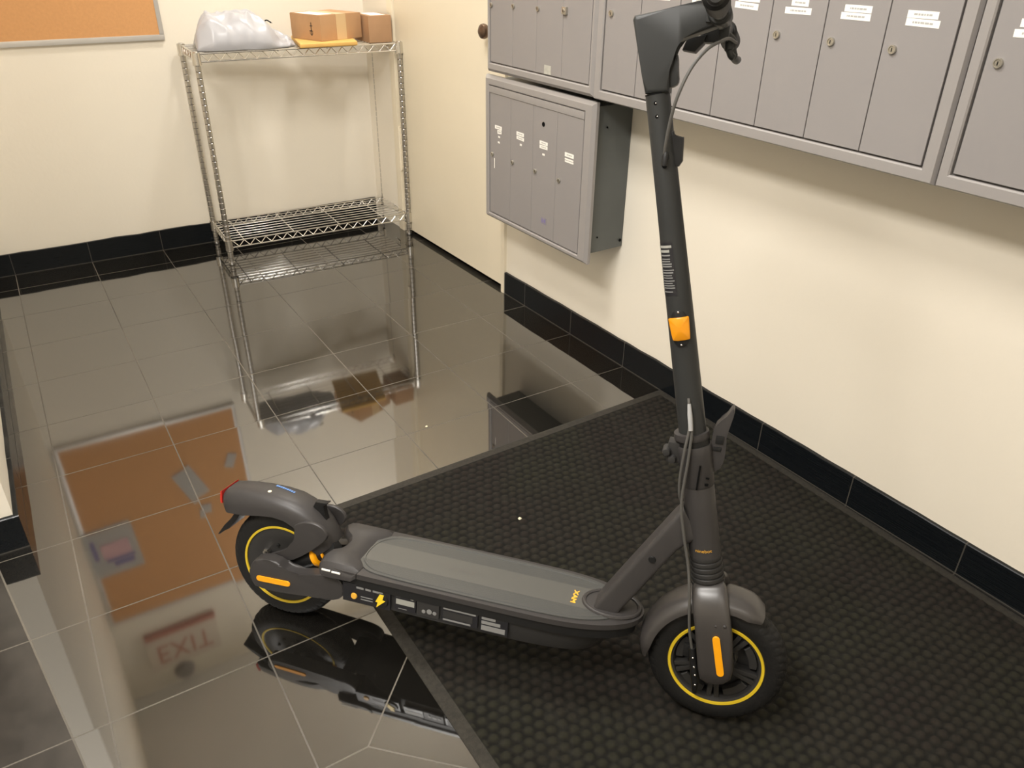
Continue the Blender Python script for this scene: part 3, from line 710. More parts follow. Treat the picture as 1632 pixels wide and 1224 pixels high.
# deck
def deck_outline(inset=0.0, hw=0.0905, rear=0.128, notch=0.165, nose=0.792):
    h = hw-inset
    P_ = [(rear+inset+0.006, h*0.55), (rear+inset, h*0.74), (rear+inset+0.012, h*0.93), (rear+inset+0.05, h), (0.40, h), (0.60, h*0.99), (0.665, h*0.93), (0.715, h*0.80), (0.755-inset*0.6, h*0.60), (0.782-inset, h*0.33), (nose-inset, 0.0)]
    Q_ = [(a, -b) for a, b in P_[::-1][1:]]
    R_ = [(notch+inset, -h*0.30), (notch+inset, h*0.30)]
    return P_+Q_+R_
bm = bmesh.new(); prism(bm, smoothpoly(deck_outline(rear=0.150, notch=0.172), 2), 0.186, 0.197, axis=2, bev=0.004, seg=3)
deck = part('deck_frame', bm, m_gun)
bm = bmesh.new(); prism(bm, smoothpoly(deck_outline(0.004, rear=0.172, notch=0.180, nose=0.782), 2), 0.166, 0.1875, axis=2, bev=0.002, seg=2); part('black_skirt', bm, m_plast, deck)
bm = bmesh.new()
lo = smoothpoly([(0.185, 0.074), (0.5, 0.077), (0.64, 0.070), (0.70, 0.050), (0.72, 0.0), (0.70, -0.050), (0.64, -0.070), (0.5, -0.077), (0.185, -0.074)], 2)
hi = smoothpoly([(0.175, 0.080), (0.5, 0.083), (0.67, 0.076), (0.745, 0.052), (0.772, 0.0), (0.745, -0.052), (0.67, -0.076), (0.5, -0.083), (0.175, -0.080)], 2)
mid = [(a*0.6+c*0.4, b*0.25+d*0.75) for (a, b), (c, d) in zip(lo, hi)]
loft(bm, [[(a, b, 0.122) for a, b in lo], [(a, b, 0.128) for a, b in [(p_*0.8+q_*0.2, r_*0.7+s_*0.3) for (p_, r_), (q_, s_) in zip(lo, hi)]], [(a, b, 0.150) for a, b in mid], [(a, b, 0.172) for a, b in hi]])
battery = part('battery_case', bm, m_plastg)
# rubber top with a raised border line
inn = smoothpoly([(0.205, 0.030), (0.225, 0.062), (0.262, 0.080), (0.50, 0.0805), (0.655, 0.076), (0.71, 0.060), (0.745, 0.035), (0.752, 0.0), (0.745, -0.035), (0.71, -0.060), (0.655, -0.076), (0.50, -0.0805), (0.262, -0.080), (0.225, -0.062), (0.205, -0.030)], 2)
bm = bmesh.new(); prism(bm, inn, 0.195, 0.1995, axis=2, bev=0.0015, seg=2); dm_ = part('deck_mat', bm, m_deckmat)
cxm = 0.47
bm = bmesh.new(); ring = [(cxm+(a-cxm)*0.965, b*0.90) for a, b in inn]; tube(bm, [(a, b, 0.1992) for a, b in ring]+[(ring[0][0], ring[0][1], 0.1992)], 0.0022, 6, cap=False); part('raised_border', bm, m_deckmat, dm_)
bm = text_bm('MAX', 0.021, 0.0011)
for q in bm.verts: q.co = Vector((0.654+q.co.y*0.62, q.co.x*0.95-0.003, 0.2001))
part('deck_logo', bm, m_gold, dm_, smooth=False)
bm = text_bm('ninebot', 0.020)
for q in bm.verts: q.co = Vector((0.42+q.co.x, -q.co.y*-1, 0.1999))
part('embossed_word', bm, noisy('embossed_rubber', (0.088, 0.082, 0.075), 0.05, 10, 0.5), dm_, smooth=False)
# rear cap: a rounded shell over the back of the deck with a hollow in the middle
bm = bmesh.new(); secs = []
for (s, a0, h) in ((-0.0925, 0.158, 0.184), (-0.091, 0.148, 0.190), (-0.080, 0.140, 0.205), (-0.060, 0.138, 0.2095), (-0.040, 0.143, 0.210), (-0.026, 0.156, 0.209), (-0.010, 0.160, 0.208), (0.010, 0.160, 0.208), (0.026, 0.152, 0.209), (0.040, 0.136, 0.210), (0.060, 0.124, 0.2095), (0.080, 0.126, 0.205), (0.091, 0.136, 0.190), (0.0925, 0.150, 0.184)):
    e_ = 0.232-0.10*max(0, abs(s)-0.05) if abs(s) > 0.04 else 0.215
    lo_ = 0.176 if abs(s) > 0.045 else 0.185
    secs.append([(a0+0.006, s, lo_), (a0, s, lo_+0.004), (a0+0.001, s, max(h-0.010, lo_+0.005)), (a0+0.008, s, max(h-0.002, lo_+0.006)), (a0+0.022, s, max(h, lo_+0.007)), (e_-0.012, s, max(min(h, 0.206), lo_+0.007)), (e_, s, 0.198), (e_, s, 0.188), (0.215, s, lo_+0.002)])
loft(bm, secs); rc = part('rear_cap', bm, m_gun, deck)
bm = bmesh.new()
for a, b, wd, ht in ((0.153, 0.1905, 0.019, 0.0032), (0.175, 0.1895, 0.019, 0.0032)): box(bm, (a, -0.0935, b), (a+wd, -0.0915, b+ht))
part('printed_line', bm, m_paper, rc)
# side stickers on the battery case
ysd = -0.0845
def onside(bm, a0, b0, a1, b1, y=ysd, mi=0, th=0.0006): box(bm, (a0, y-th, b0), (a1, y+0.004, b1), mi=mi)
bm = bmesh.new(); onside(bm, 0.196, 0.127, 0.300, 0.170); 
for a, wd in ((0.226, 0.016), (0.246, 0.012), (0.262, 0.022)): onside(bm, a, 0.161, a+wd, 0.1655, ysd-0.0005, 1)
onside(bm, 0.236, 0.137, 0.262, 0.139, ysd-0.0005, 1); onside(bm, 0.236, 0.143, 0.262, 0.145, ysd-0.0005, 1)
part('control_panel', bm, [m_decal, m_dtext], battery)
bm = bmesh.new(); revolve(bm, [(0, 0.003), (0.006, 0.0025), (0.007, 0), (0, 0)], Matrix.Translation((0.221, ysd-0.0005, 0.142)) @ Matrix(((1,0,0,0),(0,0,-1,0),(0,1,0,0),(0,0,0,1))), 20); part('round_button', bm, m_gold, battery)
bm = bmesh.new(); revolve(bm, [(0, 0.004), (0.015, 0.003), (0.017, 0), (0, 0)], Matrix.Translation((0.280, ysd-0.0005, 0.146)) @ Matrix(((1,0,0,0),(0,0,-1,0),(0,1,0,0),(0,0,0,1))), 28); pc = part('charge_port_cover', bm, m_plast, battery)
bm = bmesh.new(); prism(bm, [(0.279, 0.162), (0.288, 0.162), (0.285, 0.150), (0.291, 0.149), (0.272, 0.131), (0.275, 0.143), (0.270, 0.144)][::-1], ysd-0.0052, ysd-0.004); part('lightning_mark', bm, m_bolt_y, pc)
bm = bmesh.new(); onside(bm, 0.310, 0.135, 0.355, 0.171); onside(bm, 0.313, 0.148, 0.352, 0.160, ysd-0.0005, 1); onside(bm, 0.313, 0.165, 0.322, 0.169, ysd-0.0005, 2); onside(bm, 0.344, 0.164, 0.350, 0.168, ysd-0.0005, 1); onside(bm, 0.318, 0.138, 0.336, 0.139, ysd-0.0005, 2)
part('safety_sticker', bm, [m_decal, m_dlight, m_dtext], battery)
bm = bmesh.new(); onside(bm, 0.357, 0.134, 0.404, 0.168, mi=0)
for a, b, r_ in ((0.372, 0.145, 0.004), (0.384, 0.147, 0.0055), (0.395, 0.146, 0.004)): revolve(bm, [(0, 0.0012), (r_, 0.0010), (r_, 0), (0, 0)], Matrix.Translation((a, ysd-0.0004, b)) @ Matrix(((1,0,0,0),(0,0,-1,0),(0,1,0,0),(0,0,0,1))), 12, mi=1)
part('certification_sticker', bm, [m_plastg, m_dtext], battery)
bm = bmesh.new(); onside(bm, 0.409, 0.134, 0.484, 0.171); onside(bm, 0.413, 0.162, 0.480, 0.1685, ysd-0.0005, 1); onside(bm, 0.413, 0.143, 0.474, 0.158, ysd-0.0005, 2); onside(bm, 0.413, 0.137, 0.470, 0.1405, ysd-0.0005, 1)
part('warning_sticker', bm, [m_decal, m_dtext, m_plastg], battery)
bm = bmesh.new(); onside(bm, 0.489, 0.133, 0.545, 0.170); onside(bm, 0.492, 0.160, 0.520, 0.166, ysd-0.0005, 1); onside(bm, 0.492, 0.150, 0.530, 0.157, ysd-0.0005, 1); onside(bm, 0.492, 0.136, 0.540, 0.147, ysd-0.0005, 1)
part('rating_sticker', bm, [m_decal, m_dtext], battery)

# socket ring and down tube
def rsec(c, ax, hw, hd, n=24, e=3.2):
    """rounded rectangle ring: centre c, in-plane axis ax (a,b), half depth hd along ax, half width hw along s"""
    out = []
    for k in range(n):
        q = 2*PI*k/n; cq, sq = math.cos(q), math.sin(q)
        da = hd*math.copysign(abs(cq)**(2/e), cq); ds_ = hw*math.copysign(abs(sq)**(2/e), sq)
        out.append((c[0]+ax[0]*da, ds_, c[1]+ax[1]*da))
    return out
def edge_secs(pairs, hws, e=3.2, n=28):
    r_ = []
    for (p0, p1), hw in zip(pairs, hws):
        c = ((p0[0]+p1[0])/2, (p0[1]+p1[1])/2); L_ = math.hypot(p1[0]-p0[0], p1[1]-p0[1]); ax = ((p1[0]-p0[0])/L_, (p1[1]-p0[1])/L_)
        r_.append(rsec(c, ax, hw, L_/2, n, e))
    return r_
bm = bmesh.new()
loft(bm, edge_secs([((0.688, 0.186), (0.738, 0.186)), ((0.700, 0.212), (0.750, 0.212)), ((0.728, 0.262), (0.773, 0.250)), ((0.775, 0.345), (0.811, 0.318)), ((0.800, 0.388), (0.833, 0.356)), ((0.818, 0.420), (0.850, 0.374)), ((0.832, 0.442), (0.868, 0.386))], [0.031, 0.030, 0.029, 0.028, 0.028, 0.027, 0.020], e=7.0, n=40))
dt = part('down_tube', bm, m_gun)
bm = bmesh.new()
ringp = [(0.727+0.054*math.cos(2*PI*k/40), 0.042*math.sin(2*PI*k/40), 0.200) for k in range(41)]; tube(bm, ringp, 0.0045, 8, cap=False)
loft(bm, [[(0.727+(r_-0.006)*1.31*math.cos(2*PI*k/40), r_*math.sin(2*PI*k/40), z_) for k in range(40)] for r_, z_ in ((0.047, 0.196), (0.046, 0.2005), (0.036, 0.2025))])
part('tube_socket', bm, m_gun, deck)
bm = bmesh.new(); revolve(bm, [(0, 0.0305), (0.006, 0.0305), (0.007, 0.028), (0, 0.02)], Matrix.Translation((0.792, 0, 0.331)) @ Matrix(((1,0,0,0),(0,0,-1,0),(0,1,0,0),(0,0,0,1))), 20); part('plug', bm, m_plast, dt)

# steering column
def axis_a(b): return 0.831-0.24*(b-0.567)
def asec(b, ra, rs_, da=0, n=36, e=2.0): return [(x+da, y, z) for x, y, z in rsec((axis_a(b), b), (0.9724, 0.2334), rs_, ra, n, e)]
bm = bmesh.new(); loft(bm, [asec(0.352, 0.0285, 0.028), asec(0.366, 0.0282, 0.0275), asec(0.44, 0.0280, 0.027), asec(0.482, 0.0278, 0.0268), asec(0.486, 0.0270, 0.026)]); neck = part('head_tube', bm, m_gun)
bm = text_bm('ninebot', 0.0085)
for q in bm.verts:
    x = q.co.x*1.15; b = 0.3685+q.co.y+x*0.18; q.co = Vector((axis_a(b)+x, -math.sqrt(max(0, 0.0282**2-x*x))-0.0005, b))
part('neck_lettering', bm, m_gold, neck, smooth=False)
bm = bmesh.new(); S_ = []
for k in range(6):
    b = 0.352-0.0105*k
    S_ += [asec(b, 0.0285+0.0003*k, 0.0285), asec(b-0.0035, 0.0290+0.0003*k, 0.029), asec(b-0.0070, 0.0285+0.0003*k, 0.0285), asec(b-0.0088, 0.0262, 0.026)]
S_.append(asec(0.290, 0.029, 0.029)); loft(bm, S_); part('suspension_bellows', bm, m_plastg)
bm = bmesh.new(); loft(bm, [asec(0.484, 0.0275, 0.0265), asec(0.488, 0.0290, 0.028), asec(0.545, 0.0305, 0.0295), asec(0.556, 0.0310, 0.030), asec(0.560, 0.0295, 0.0285)])
clamp = part('folding_clamp', bm, m_gun)
bm = bmesh.new(); loft(bm, [asec(0.570, 0.030, 0.029, -0.002), asec(0.574, 0.031, 0.030, -0.002), asec(0.582, 0.030, 0.029, -0.002), asec(0.583, 0.026, 0.025)]); part('clamp_collar', bm, m_gun, clamp)
bm = bmesh.new(); loft(bm, [asec(0.558, 0.0275, 0.0265), asec(0.571, 0.0275, 0.0265)]); part('black_seal', bm, m_plast, clamp)
bm = bmesh.new(); box(bm, (0.8482, -0.0308, 0.486), (0.8512, -0.020, 0.532), 0); box(bm, (0.862, -0.0275, 0.4955), (0.868, -0.0225, 0.4985)); box(bm, (0.862, -0.0275, 0.508), (0.868, -0.022, 0.5095)); part('clamp_slit', bm, m_key, clamp)
bm = bmesh.new(); box(bm, (0.790, -0.014, 0.522), (0.815, 0.014, 0.560), 0.003)
for a, b in ((0.789, 0.5435), (0.800, 0.531)): revolve(bm, [(0, 0.026), (0.006, 0.025), (0.0075, 0.020), (0.0075, 0.0), (0, 0)], Matrix.Translation((a, 0, b)) @ Matrix(((1,0,0,0),(0,0,-1,0),(0,1,0,0),(0,0,0,1))), 16)
part('hinge_bolt', bm, m_plastg, clamp)
bm = bmesh.new(); prism(bm, smoothpoly([(0.889, 0.638), (0.8925, 0.628), (0.888, 0.600), (0.885, 0.580), (0.888, 0.553), (0.887, 0.524), (0.872, 0.510), (0.862, 0.522), (0.861, 0.553), (0.862, 0.596), (0.878, 0.613)], 1), -0.002, 0.024, bev=0.002)
lv = part('folding_lever', bm, m_gun)
bm = bmesh.new(); box(bm, (0.868, -0.004, 0.567), (0.882, 0.0, 0.582), 0.002); box(bm, (0.866, -0.004, 0.553), (0.880, 0.0, 0.561), 0.002); part('lever_catch', bm, m_plast, lv)
bm = bmesh.new(); box(bm, (0.845, 0.0, 0.505), (0.87, 0.02, 0.55), 0.003); part('lever_bracket', bm, m_gun, clamp)
bm = bmesh.new(); loft(bm, [asec(0.56, 0.0240, 0.0235), asec(0.62, 0.0235, 0.023), asec(0.80, 0.0218, 0.022), asec(0.95, 0.0200, 0.0205), asec(1.06, 0.0190, 0.020), asec(1.126, 0.0190, 0.020)])
stem = part('stem', bm, m_stem)
def stem_r(b):
    ks = ((0.56, 0.0240), (0.62, 0.0235), (0.80, 0.0218), (0.95, 0.0200), (1.06, 0.0195), (1.126, 0.0195))
    for (b0, r0), (b1, r1_) in zip(ks, ks[1:]):
        if b <= b1: return r0+(r1_-r0)*(b-b0)/(b1-b0)
    return 0.0195
def onstem(phi, b, lift=0.0006):   # phi degrees: 0 forward, 90 toward the viewer, 180 backward
    r_ = stem_r(b)+lift; q = math.radians(phi); c = r_*math.cos(q)
    return Vector((axis_a(b)+c*0.9724, -(r_+0.0003)*math.sin(q), b+c*0.2334))
def patch(bm, p0, p1, b0, b1, lift, mi=0, n=8):
    A = [[bm.verts.new(onstem(p0+(p1-p0)*i/n, b_, lift)) for i in range(n+1)] for b_ in (b0, (b0+b1)/2, b1)]
    for a, b in zip(A, A[1:]):
        for i in range(n): f = bm.faces.new((a[i], b[i], b[i+1], a[i+1])); f.material_index = mi
bm = bmesh.new(); patch(bm, 178, 88, 0.820, 0.906, 0.0004)
z = 0.900; rr2 = random.Random(5)
patch(bm, 172, 93, 0.8965, 0.9005, 0.0008, 1); patch(bm, 170, 104, 0.8895, 0.8935, 0.0008, 1)
z = 0.886
while z > 0.825:
    h_ = rr2.choice((0.0016, 0.0022)); patch(bm, 168, rr2.uniform(92, 106), z-h_, z, 0.0008, 2); z -= rr2.choice((0.0038, 0.0048, 0.0062))
part('warning_decal', bm, [m_decal, m_dlight, m_dtext], stem, recalc=False)
# amber side reflector on an oval base
bm = bmesh.new()
def blob(bm, outline, lift0, lift1, cphi, cb, mi=0):
    n = len(outline); R0 = [bm.verts.new(onstem(cphi-math.degrees(x/0.022), cb+y, lift0)) for x, y in outline]
    R1 = [bm.verts.new(onstem(cphi-math.degrees(x/0.022), cb+y, lift1)) for x, y in outline]
    R2 = [bm.verts.new(onstem(cphi-math.degrees(x*0.88/0.022), cb+y*0.93, lift1+0.0008)) for x, y in outline]
    for A, B in ((R0, R1), (R1, R2)):
        for i in range(n): bm.faces.new((A[i], A[(i+1) % n], B[(i+1) % n], B[i]))
    c = bm.verts.new(onstem(cphi, cb, lift1+0.001))
    for i in range(n): bm.faces.new((R2[i], R2[(i+1) % n], c))
ov = [(0.0155*math.copysign(abs(math.cos(2*PI*k/32))**0.8, math.cos(2*PI*k/32)), 0.0305*math.sin(2*PI*k/32)) for k in range(32)]
blob(bm, ov, -0.002, 0.0022, 92, 0.7665); rf = part('reflector_base', bm, m_plast, stem)
bm = bmesh.new(); blob(bm, smoothpoly([(-0.0150, 0.0165), (-0.0140, 0.0180), (0.0130, 0.0190), (0.0138, 0.0180), (0.0128, -0.0165), (0.0112, -0.0185), (-0.0090, -0.0190), (-0.0110, -0.0170)], 1), 0.002, 0.0062, 92, 0.7665); part('amber_lens', bm, m_amber, rf)
bm = bmesh.new()
for b_ in (0.7935, 0.7395):
    p_ = onstem(92, b_, 0.0025); bmesh.ops.create_icosphere(bm, subdivisions=2, radius=0.0022, matrix=Matrix.Translation(p_))
part('fixing_screw', bm, m_steel, rf)
# head of the stem with the forward arm
bm = bmesh.new(); prism(bm, [(0.6795, 1.125), (0.672, 1.150), (0.6485, 1.228), (0.6505, 1.2345), (0.714, 1.2490), (0.752, 1.256), (0.772, 1.248), (0.774, 1.224), (0.728, 1.2065), (0.7145, 1.199), (0.7115, 1.190), (0.7125, 1.160), (0.7165, 1.129)], -0.0205, 0.0205, bev=0.007, seg=4)
head = part('stem_head', bm, m_stem)
bm = bmesh.new(); loft(bm, [asec(1.1255, 0.0193, 0.0203), asec(1.1275, 0.0193, 0.0203)]); part('joint_ring', bm, m_key, stem)
bm = bmesh.new(); prism(bm, [(0.659, 1.2345), (0.712, 1.2495), (0.760, 1.262), (0.757, 1.254), (0.712, 1.2455), (0.659, 1.2315)][::-1], -0.017, 0.017, bev=0.001); part('display_panel', bm, m_plast, head)
bm = bmesh.new(); prism(bm, smoothpoly([(0.707, 1.148), (0.716, 1.162), (0.7165, 1.186), (0.721, 1.184), (0.7245, 1.160), (0.7275, 1.147), (0.724, 1.139), (0.709, 1.134), (0.700, 1.140)], 1), -0.012, 0.012, bev=0.002); part('bag_hook', bm, m_stem, head)
bm = bmesh.new(); 
for b_, a_ in ((1.113, 0.6925), (1.094, 0.6965)):
    q_ = onstem(97, b_, -0.0005); tube(bm, [q_+Vector((0, 0.003, 0)), q_+Vector((0, -0.0008, 0))], 0.003, 14)
ho = part('bolt_hole', bm, m_key, stem)
bm = bmesh.new()
for b_ in (1.113, 1.094): bmesh.ops.create_icosphere(bm, subdivisions=2, radius=0.0013, matrix=Matrix.Translation(onstem(95, b_, 0.0006)))
part('bolt_head', bm, m_steel, ho)
# handlebar, grips, levers
HB = [(0.7715, 1.2360)]
def hb(s): return Vector((0.774+0.010*abs(s)/0.3, s, 1.243-0.014*abs(s)/0.3))
bm = bmesh.new(); tube(bm, [hb(-0.28+0.56*k/20) for k in range(21)], 0.0110, 20); bar = part('handlebar', bm, m_stem)
for sgn in (-1, 1):
    bm = bmesh.new(); pts = [hb(sgn*q) for q in (0.155, 0.16, 0.20, 0.24, 0.27, 0.282, 0.287)]
    tube(bm, pts, [0.0135, 0.0165, 0.0160, 0.0165, 0.0170, 0.0165, 0.012], 24); gp = part('rubber_grip', bm, m_rubber, bar)
    bm = bmesh.new(); tube(bm, [hb(sgn*0.2865), hb(sgn*0.291)], [0.0115, 0.0085], 20); part('bar_end', bm, m_plastg, gp)
bm = bmesh.new(); tube(bm, [hb(-0.034), hb(-0.030), hb(0.030), hb(0.034)], [0.015, 0.0175, 0.0175, 0.015], 24); box(bm, (0.756, -0.026, 1.228), (0.788, 0.026, 1.250), 0.004); part('bar_clamp', bm, m_stem, bar)
bm = bmesh.new(); prism(bm, [(0.7200, 1.1955), (0.7255, 1.2130), (0.7560, 1.2200), (0.7520, 1.2070), (0.7400, 1.1930)], 0.055, 0.095, bev=0.003); box(bm, (0.745, 0.058, 1.208), (0.775, 0.092, 1.232), 0.004); part('thumb_throttle', bm, m_plast, bar)
bm = bmesh.new(); box(bm, (0.757, 0.06, 1.206), (0.794, 0.085, 1.230), 0.005)
tube(bm, catmull([(0.772, 0.072, 1.222), (0.790, 0.078, 1.214), (0.799, 0.082, 1.206), (0.800, 0.090, 1.196), (0.804, 0.10, 1.187), (0.808, 0.13, 1.184), (0.808, 0.20, 1.190)], 5), [0.009]*12+[0.0075]*8+[0.006]*11, 12)
tube(bm, catmull([(0.796, 0.078, 1.206), (0.7965, 0.078, 1.196), (0.801, 0.078, 1.187), (0.8065, 0.078, 1.184)], 5), [0.0075]*6+[0.0055]*9+[0.004], 12)
bmesh.ops.translate(bm, verts=bm.verts, vec=(-0.005, 0.0, 0.005))
part('brake_lever', bm, m_stem, bar)
bm = bmesh.new(); bmesh.ops.create_uvsphere(bm, u_segments=20, v_segments=12, radius=0.011, matrix=Matrix.Translation((0.777, 0.10, 1.236))); part('bell', bm, m_brass, bar)
bm = bmesh.new(); tube(bm, catmull([(0.801, 0.072, 1.2105), (0.790, 0.045, 1.214), (0.779, 0.01, 1.206), (0.763, -0.022, 1.191), (0.745, -0.036, 1.163), (0.731, -0.040, 1.122), (0.7245, -0.034, 1.085), (0.7215, -0.026, 1.050), (0.7215, -0.019, 1.030)], 8), 0.0026, 10); part('brake_cable', bm, m_cable, bar)
bm = bmesh.new(); q_ = onstem(78, 1.033, 0.001); tube(bm, [q_+Vector((0.0, 0.004, -0.014)), q_+Vector((0, -0.003, -0.010)), q_+Vector((0, -0.004, 0.002)), q_+Vector((0, -0.002, 0.008))], [0.004, 0.0055, 0.005, 0.0035], 12); part('cable_grommet', bm, m_plast, stem)
bm = bmesh.new(); prism(bm, [(0.716, 1.0665), (0.7285, 1.0745), (0.731, 1.0665), (0.7455, 1.0660), (0.7485, 1.030), (0.744, 1.0215), (0.738, 1.0215), (0.733, 1.032)], -0.010, 0.010, bev=0.0015); part('folding_hook_catch', bm, m_plast, stem)
# cables down to the brake
bm = bmesh.new(); tube(bm, catmull([(0.8130, -0.0225, 0.648), (0.8160, -0.027, 0.635), (0.822, -0.034, 0.600), (0.820, -0.038, 0.56), (0.819, -0.036, 0.51), (0.822, -0.032, 0.475), (0.829, -0.026, 0.452)], 8), 0.0026, 10); part('motor_cable', bm, m_cable, stem)
bm = bmesh.new(); tube(bm, catmull([(0.8155, -0.0235, 0.640), (0.826, -0.033, 0.600), (0.8280, -0.0365, 0.54), (0.8280, -0.036, 0.46), (0.840, -0.036, 0.40), (0.856, -0.036, 0.34), (0.866, -0.043, 0.29), (0.876, -0.046, 0.22), (0.888, -0.044, 0.17)], 8), 0.0027, 10); part('brake_line', bm, m_cable, stem)
bm = bmesh.new(); tube(bm, [(0.8155, -0.0285, 0.640), (0.8195, -0.0325, 0.622), (0.8250, -0.036, 0.596)], [0.003, 0.0042, 0.0038], 10); part('cable_tag', bm, newmat('grey_tag', (0.32, 0.32, 0.32), 0.5), stem)

# fork
def fork_leg(sgn):
    bm = bmesh.new(); secs = []
    rows = [(0.302, 0.874, 0.922, 0.026, 0.004), (0.298, 0.8705, 0.927, 0.034, 0.006), (0.290, 0.8705, 0.931, 0.042, 0.010), (0.278, 0.873, 0.9355, 0.050, 0.018), (0.262, 0.877, 0.9405, 0.0560, 0.028), (0.240, 0.883, 0.9465, 0.0595, 0.036), (0.215, 0.889, 0.953, 0.0605, 0.040), (0.180, 0.896, 0.959, 0.0615, 0.042), (0.148, 0.9030, 0.9640, 0.062, 0.043), (0.129, 0.909, 0.9630, 0.061, 0.044), (0.119, 0.922, 0.953, 0.057, 0.046)]
    for b, a0, a1, so, si in rows:
        sk = 0.010; n = 24; sec = []
        for k in range(n):
            q = 2*PI*k/n; c = math.cos(q); s_ = math.sin(q); e = 2/3.2
            x = (a0+a1)/2+(a1-a0)/2*math.copysign(abs(c)**e, c); y = (so+si)/2+(so-si)/2*math.copysign(abs(s_)**e, s_)
            sec.append((x, sgn*y, b+(x-(a0+a1)/2)*0.24))
        secs.append(sec)
    loft(bm, secs); return bm
fork = part('fork_leg', fork_leg(-1), m_gunl); fork2 = part('fork_leg', fork_leg(1), m_gunl)
bm = bmesh.new(); loft(bm, [asec(0.300, 0.0265, 0.028), asec(0.294, 0.0285, 0.034, 0, 36, 2.4), asec(0.286, 0.030, 0.040, 0, 36, 2.8), asec(0.280, 0.029, 0.044, 0, 36, 3), asec(0.272, 0.026, 0.040, 0, 36, 3)]); part('fork_crown', bm, m_gunl)
for f_, sg in ((fork, -1), (fork2, 1)):
    bm = bmesh.new(); A = Vector((0.9250, 0, 0.2175)); B = Vector((0.9425, 0, 0.1490)); d = (B-A).normalized(); nrm = Vector((d.z, 0, -d.x)); pts = []
    for k in range(13): q = PI*k/12; pts.append(A+0.0065*(math.cos(q)*nrm-math.sin(q)*d))
    for k in range(13): q = PI*k/12; pts.append(B+0.0065*(-math.cos(q)*nrm+math.sin(q)*d))
    prism(bm, [(p_.x, p_.z) for p_ in pts], sg*0.0608, sg*0.0640, bev=0.0006, seg=1); part('amber_fork_reflector', bm, m_orange, f_)
bm = bmesh.new()
for a, b in ((0.9205, 0.2415), (0.9355, 0.2445)): bmesh.ops.create_icosphere(bm, subdivisions=2, radius=0.004, matrix=Matrix.Translation((a, -0.0565, b)))
part('fork_screw', bm, m_gun, fork)
bm = bmesh.new(); tube(bm, [(0.887, -0.043, 0.175), (0.895, -0.043, 0.140), (0.902, -0.042, 0.105), (0.905, -0.036, 0.075)], [0.006, 0.008, 0.008, 0.005], 12); box(bm, (0.872, -0.038, 0.15), (0.90, -0.028, 0.175), 0.002)
br = part('brake_actuator', bm, m_plast, fr)
bm = bmesh.new()
for a, b in ((0.891, 0.160), (0.896, 0.141), (0.9000, 0.124), (0.903, 0.103)): bmesh.ops.create_icosphere(bm, subdivisions=2, radius=0.0024, matrix=Matrix.Translation((a, -0.0515, b)))
part('brake_glint_bead', bm, m_steel, br)  # steel beads added for the glints along the brake hardware
# front mudguard: arched shell
def guard(c, stations, wd, name, mat, e=2.6, th=0.0022, parent=None):
    """stations: (angle, crown radius, edge radius, half width)"""
    bm = bmesh.new(); n = 16; outer = []; 
    for ang, rc_, re, hw in stations:
        q = math.radians(ang); row = []
        for k in range(n+1):
            v_ = PI*k/n; cv, sv = math.cos(v_), math.sin(v_)
            y = hw*math.copysign(abs(cv)**(2/e), cv); rr_ = re+(rc_-re)*abs(sv)**(2/e)
            row.append(Vector((c[0]+rr_*math.cos(q), y, c[1]+rr_*math.sin(q))))
        outer.append(row)
    R = [[bm.verts.new(p_) for p_ in row] for row in outer]
    for a, b in zip(R, R[1:]):
        for k in range(n): bm.faces.new((a[k], a[k+1], b[k+1], b[k]))
    bmesh.ops.recalc_face_normals(bm, faces=bm.faces)
    bmesh.ops.solidify(bm, geom=bm.faces[:], thickness=th)
    return part(name, bm, mat, parent)
st = []
for k in range(25):
    a = 186-(186-60)*k/24; tp = min(1, (k+0.6)/3, (24-k+0.8)/2.5)
    st.append((a, 0.136+0.012*tp, 0.131-0.008*tp, 0.030+0.012*tp))
guard(FW, st, 0, 'front_mudguard', m_gunl, parent=None)

# rear mudguard / tail
def tail():
    bm = bmesh.new()
    st_ = [((-0.122, 0.256), (-0.114, 0.236), 0.028), ((-0.120, 0.276), (-0.108, 0.235), 0.034), ((-0.106, 0.288), (-0.100, 0.236), 0.038), ((-0.070, 0.2935), (-0.062, 0.240), 0.041), ((-0.030, 0.2955), (-0.022, 0.2485), 0.043), ((0.010, 0.295), (0.012, 0.2530), 0.044), ((0.045, 0.2905), (0.038, 0.2500), 0.044), ((0.075, 0.281), (0.058, 0.2400), 0.043), ((0.100, 0.267), (0.072, 0.226), 0.042), ((0.120, 0.248), (0.083, 0.208), 0.041), ((0.134, 0.226), (0.098, 0.192), 0.040), ((0.142, 0.205), (0.112, 0.180), 0.036)]
    n = 18; e = 3.0; R = []
    for (cr_, ed, hw) in st_:
        row = []
        for k in range(n+1):
            v_ = PI*k/n; cv, sv = math.cos(v_), math.sin(v_); q = abs(sv)**(2/e)
            row.append(bm.verts.new((ed[0]+(cr_[0]-ed[0])*q, hw*math.copysign(abs(cv)**(2/e), cv), ed[1]+(cr_[1]-ed[1])*q)))
        R.append(row)
    for a, b in zip(R, R[1:]):
        for k in range(n): bm.faces.new((a[k], a[k+1], b[k+1], b[k]))
    bm.faces.new(R[0])
    bmesh.ops.recalc_face_normals(bm, faces=bm.faces); bmesh.ops.solidify(bm, geom=bm.faces[:], thickness=0.003)
    return bm
tg = part('rear_mudguard', tail(), m_gun)
bm = bmesh.new()
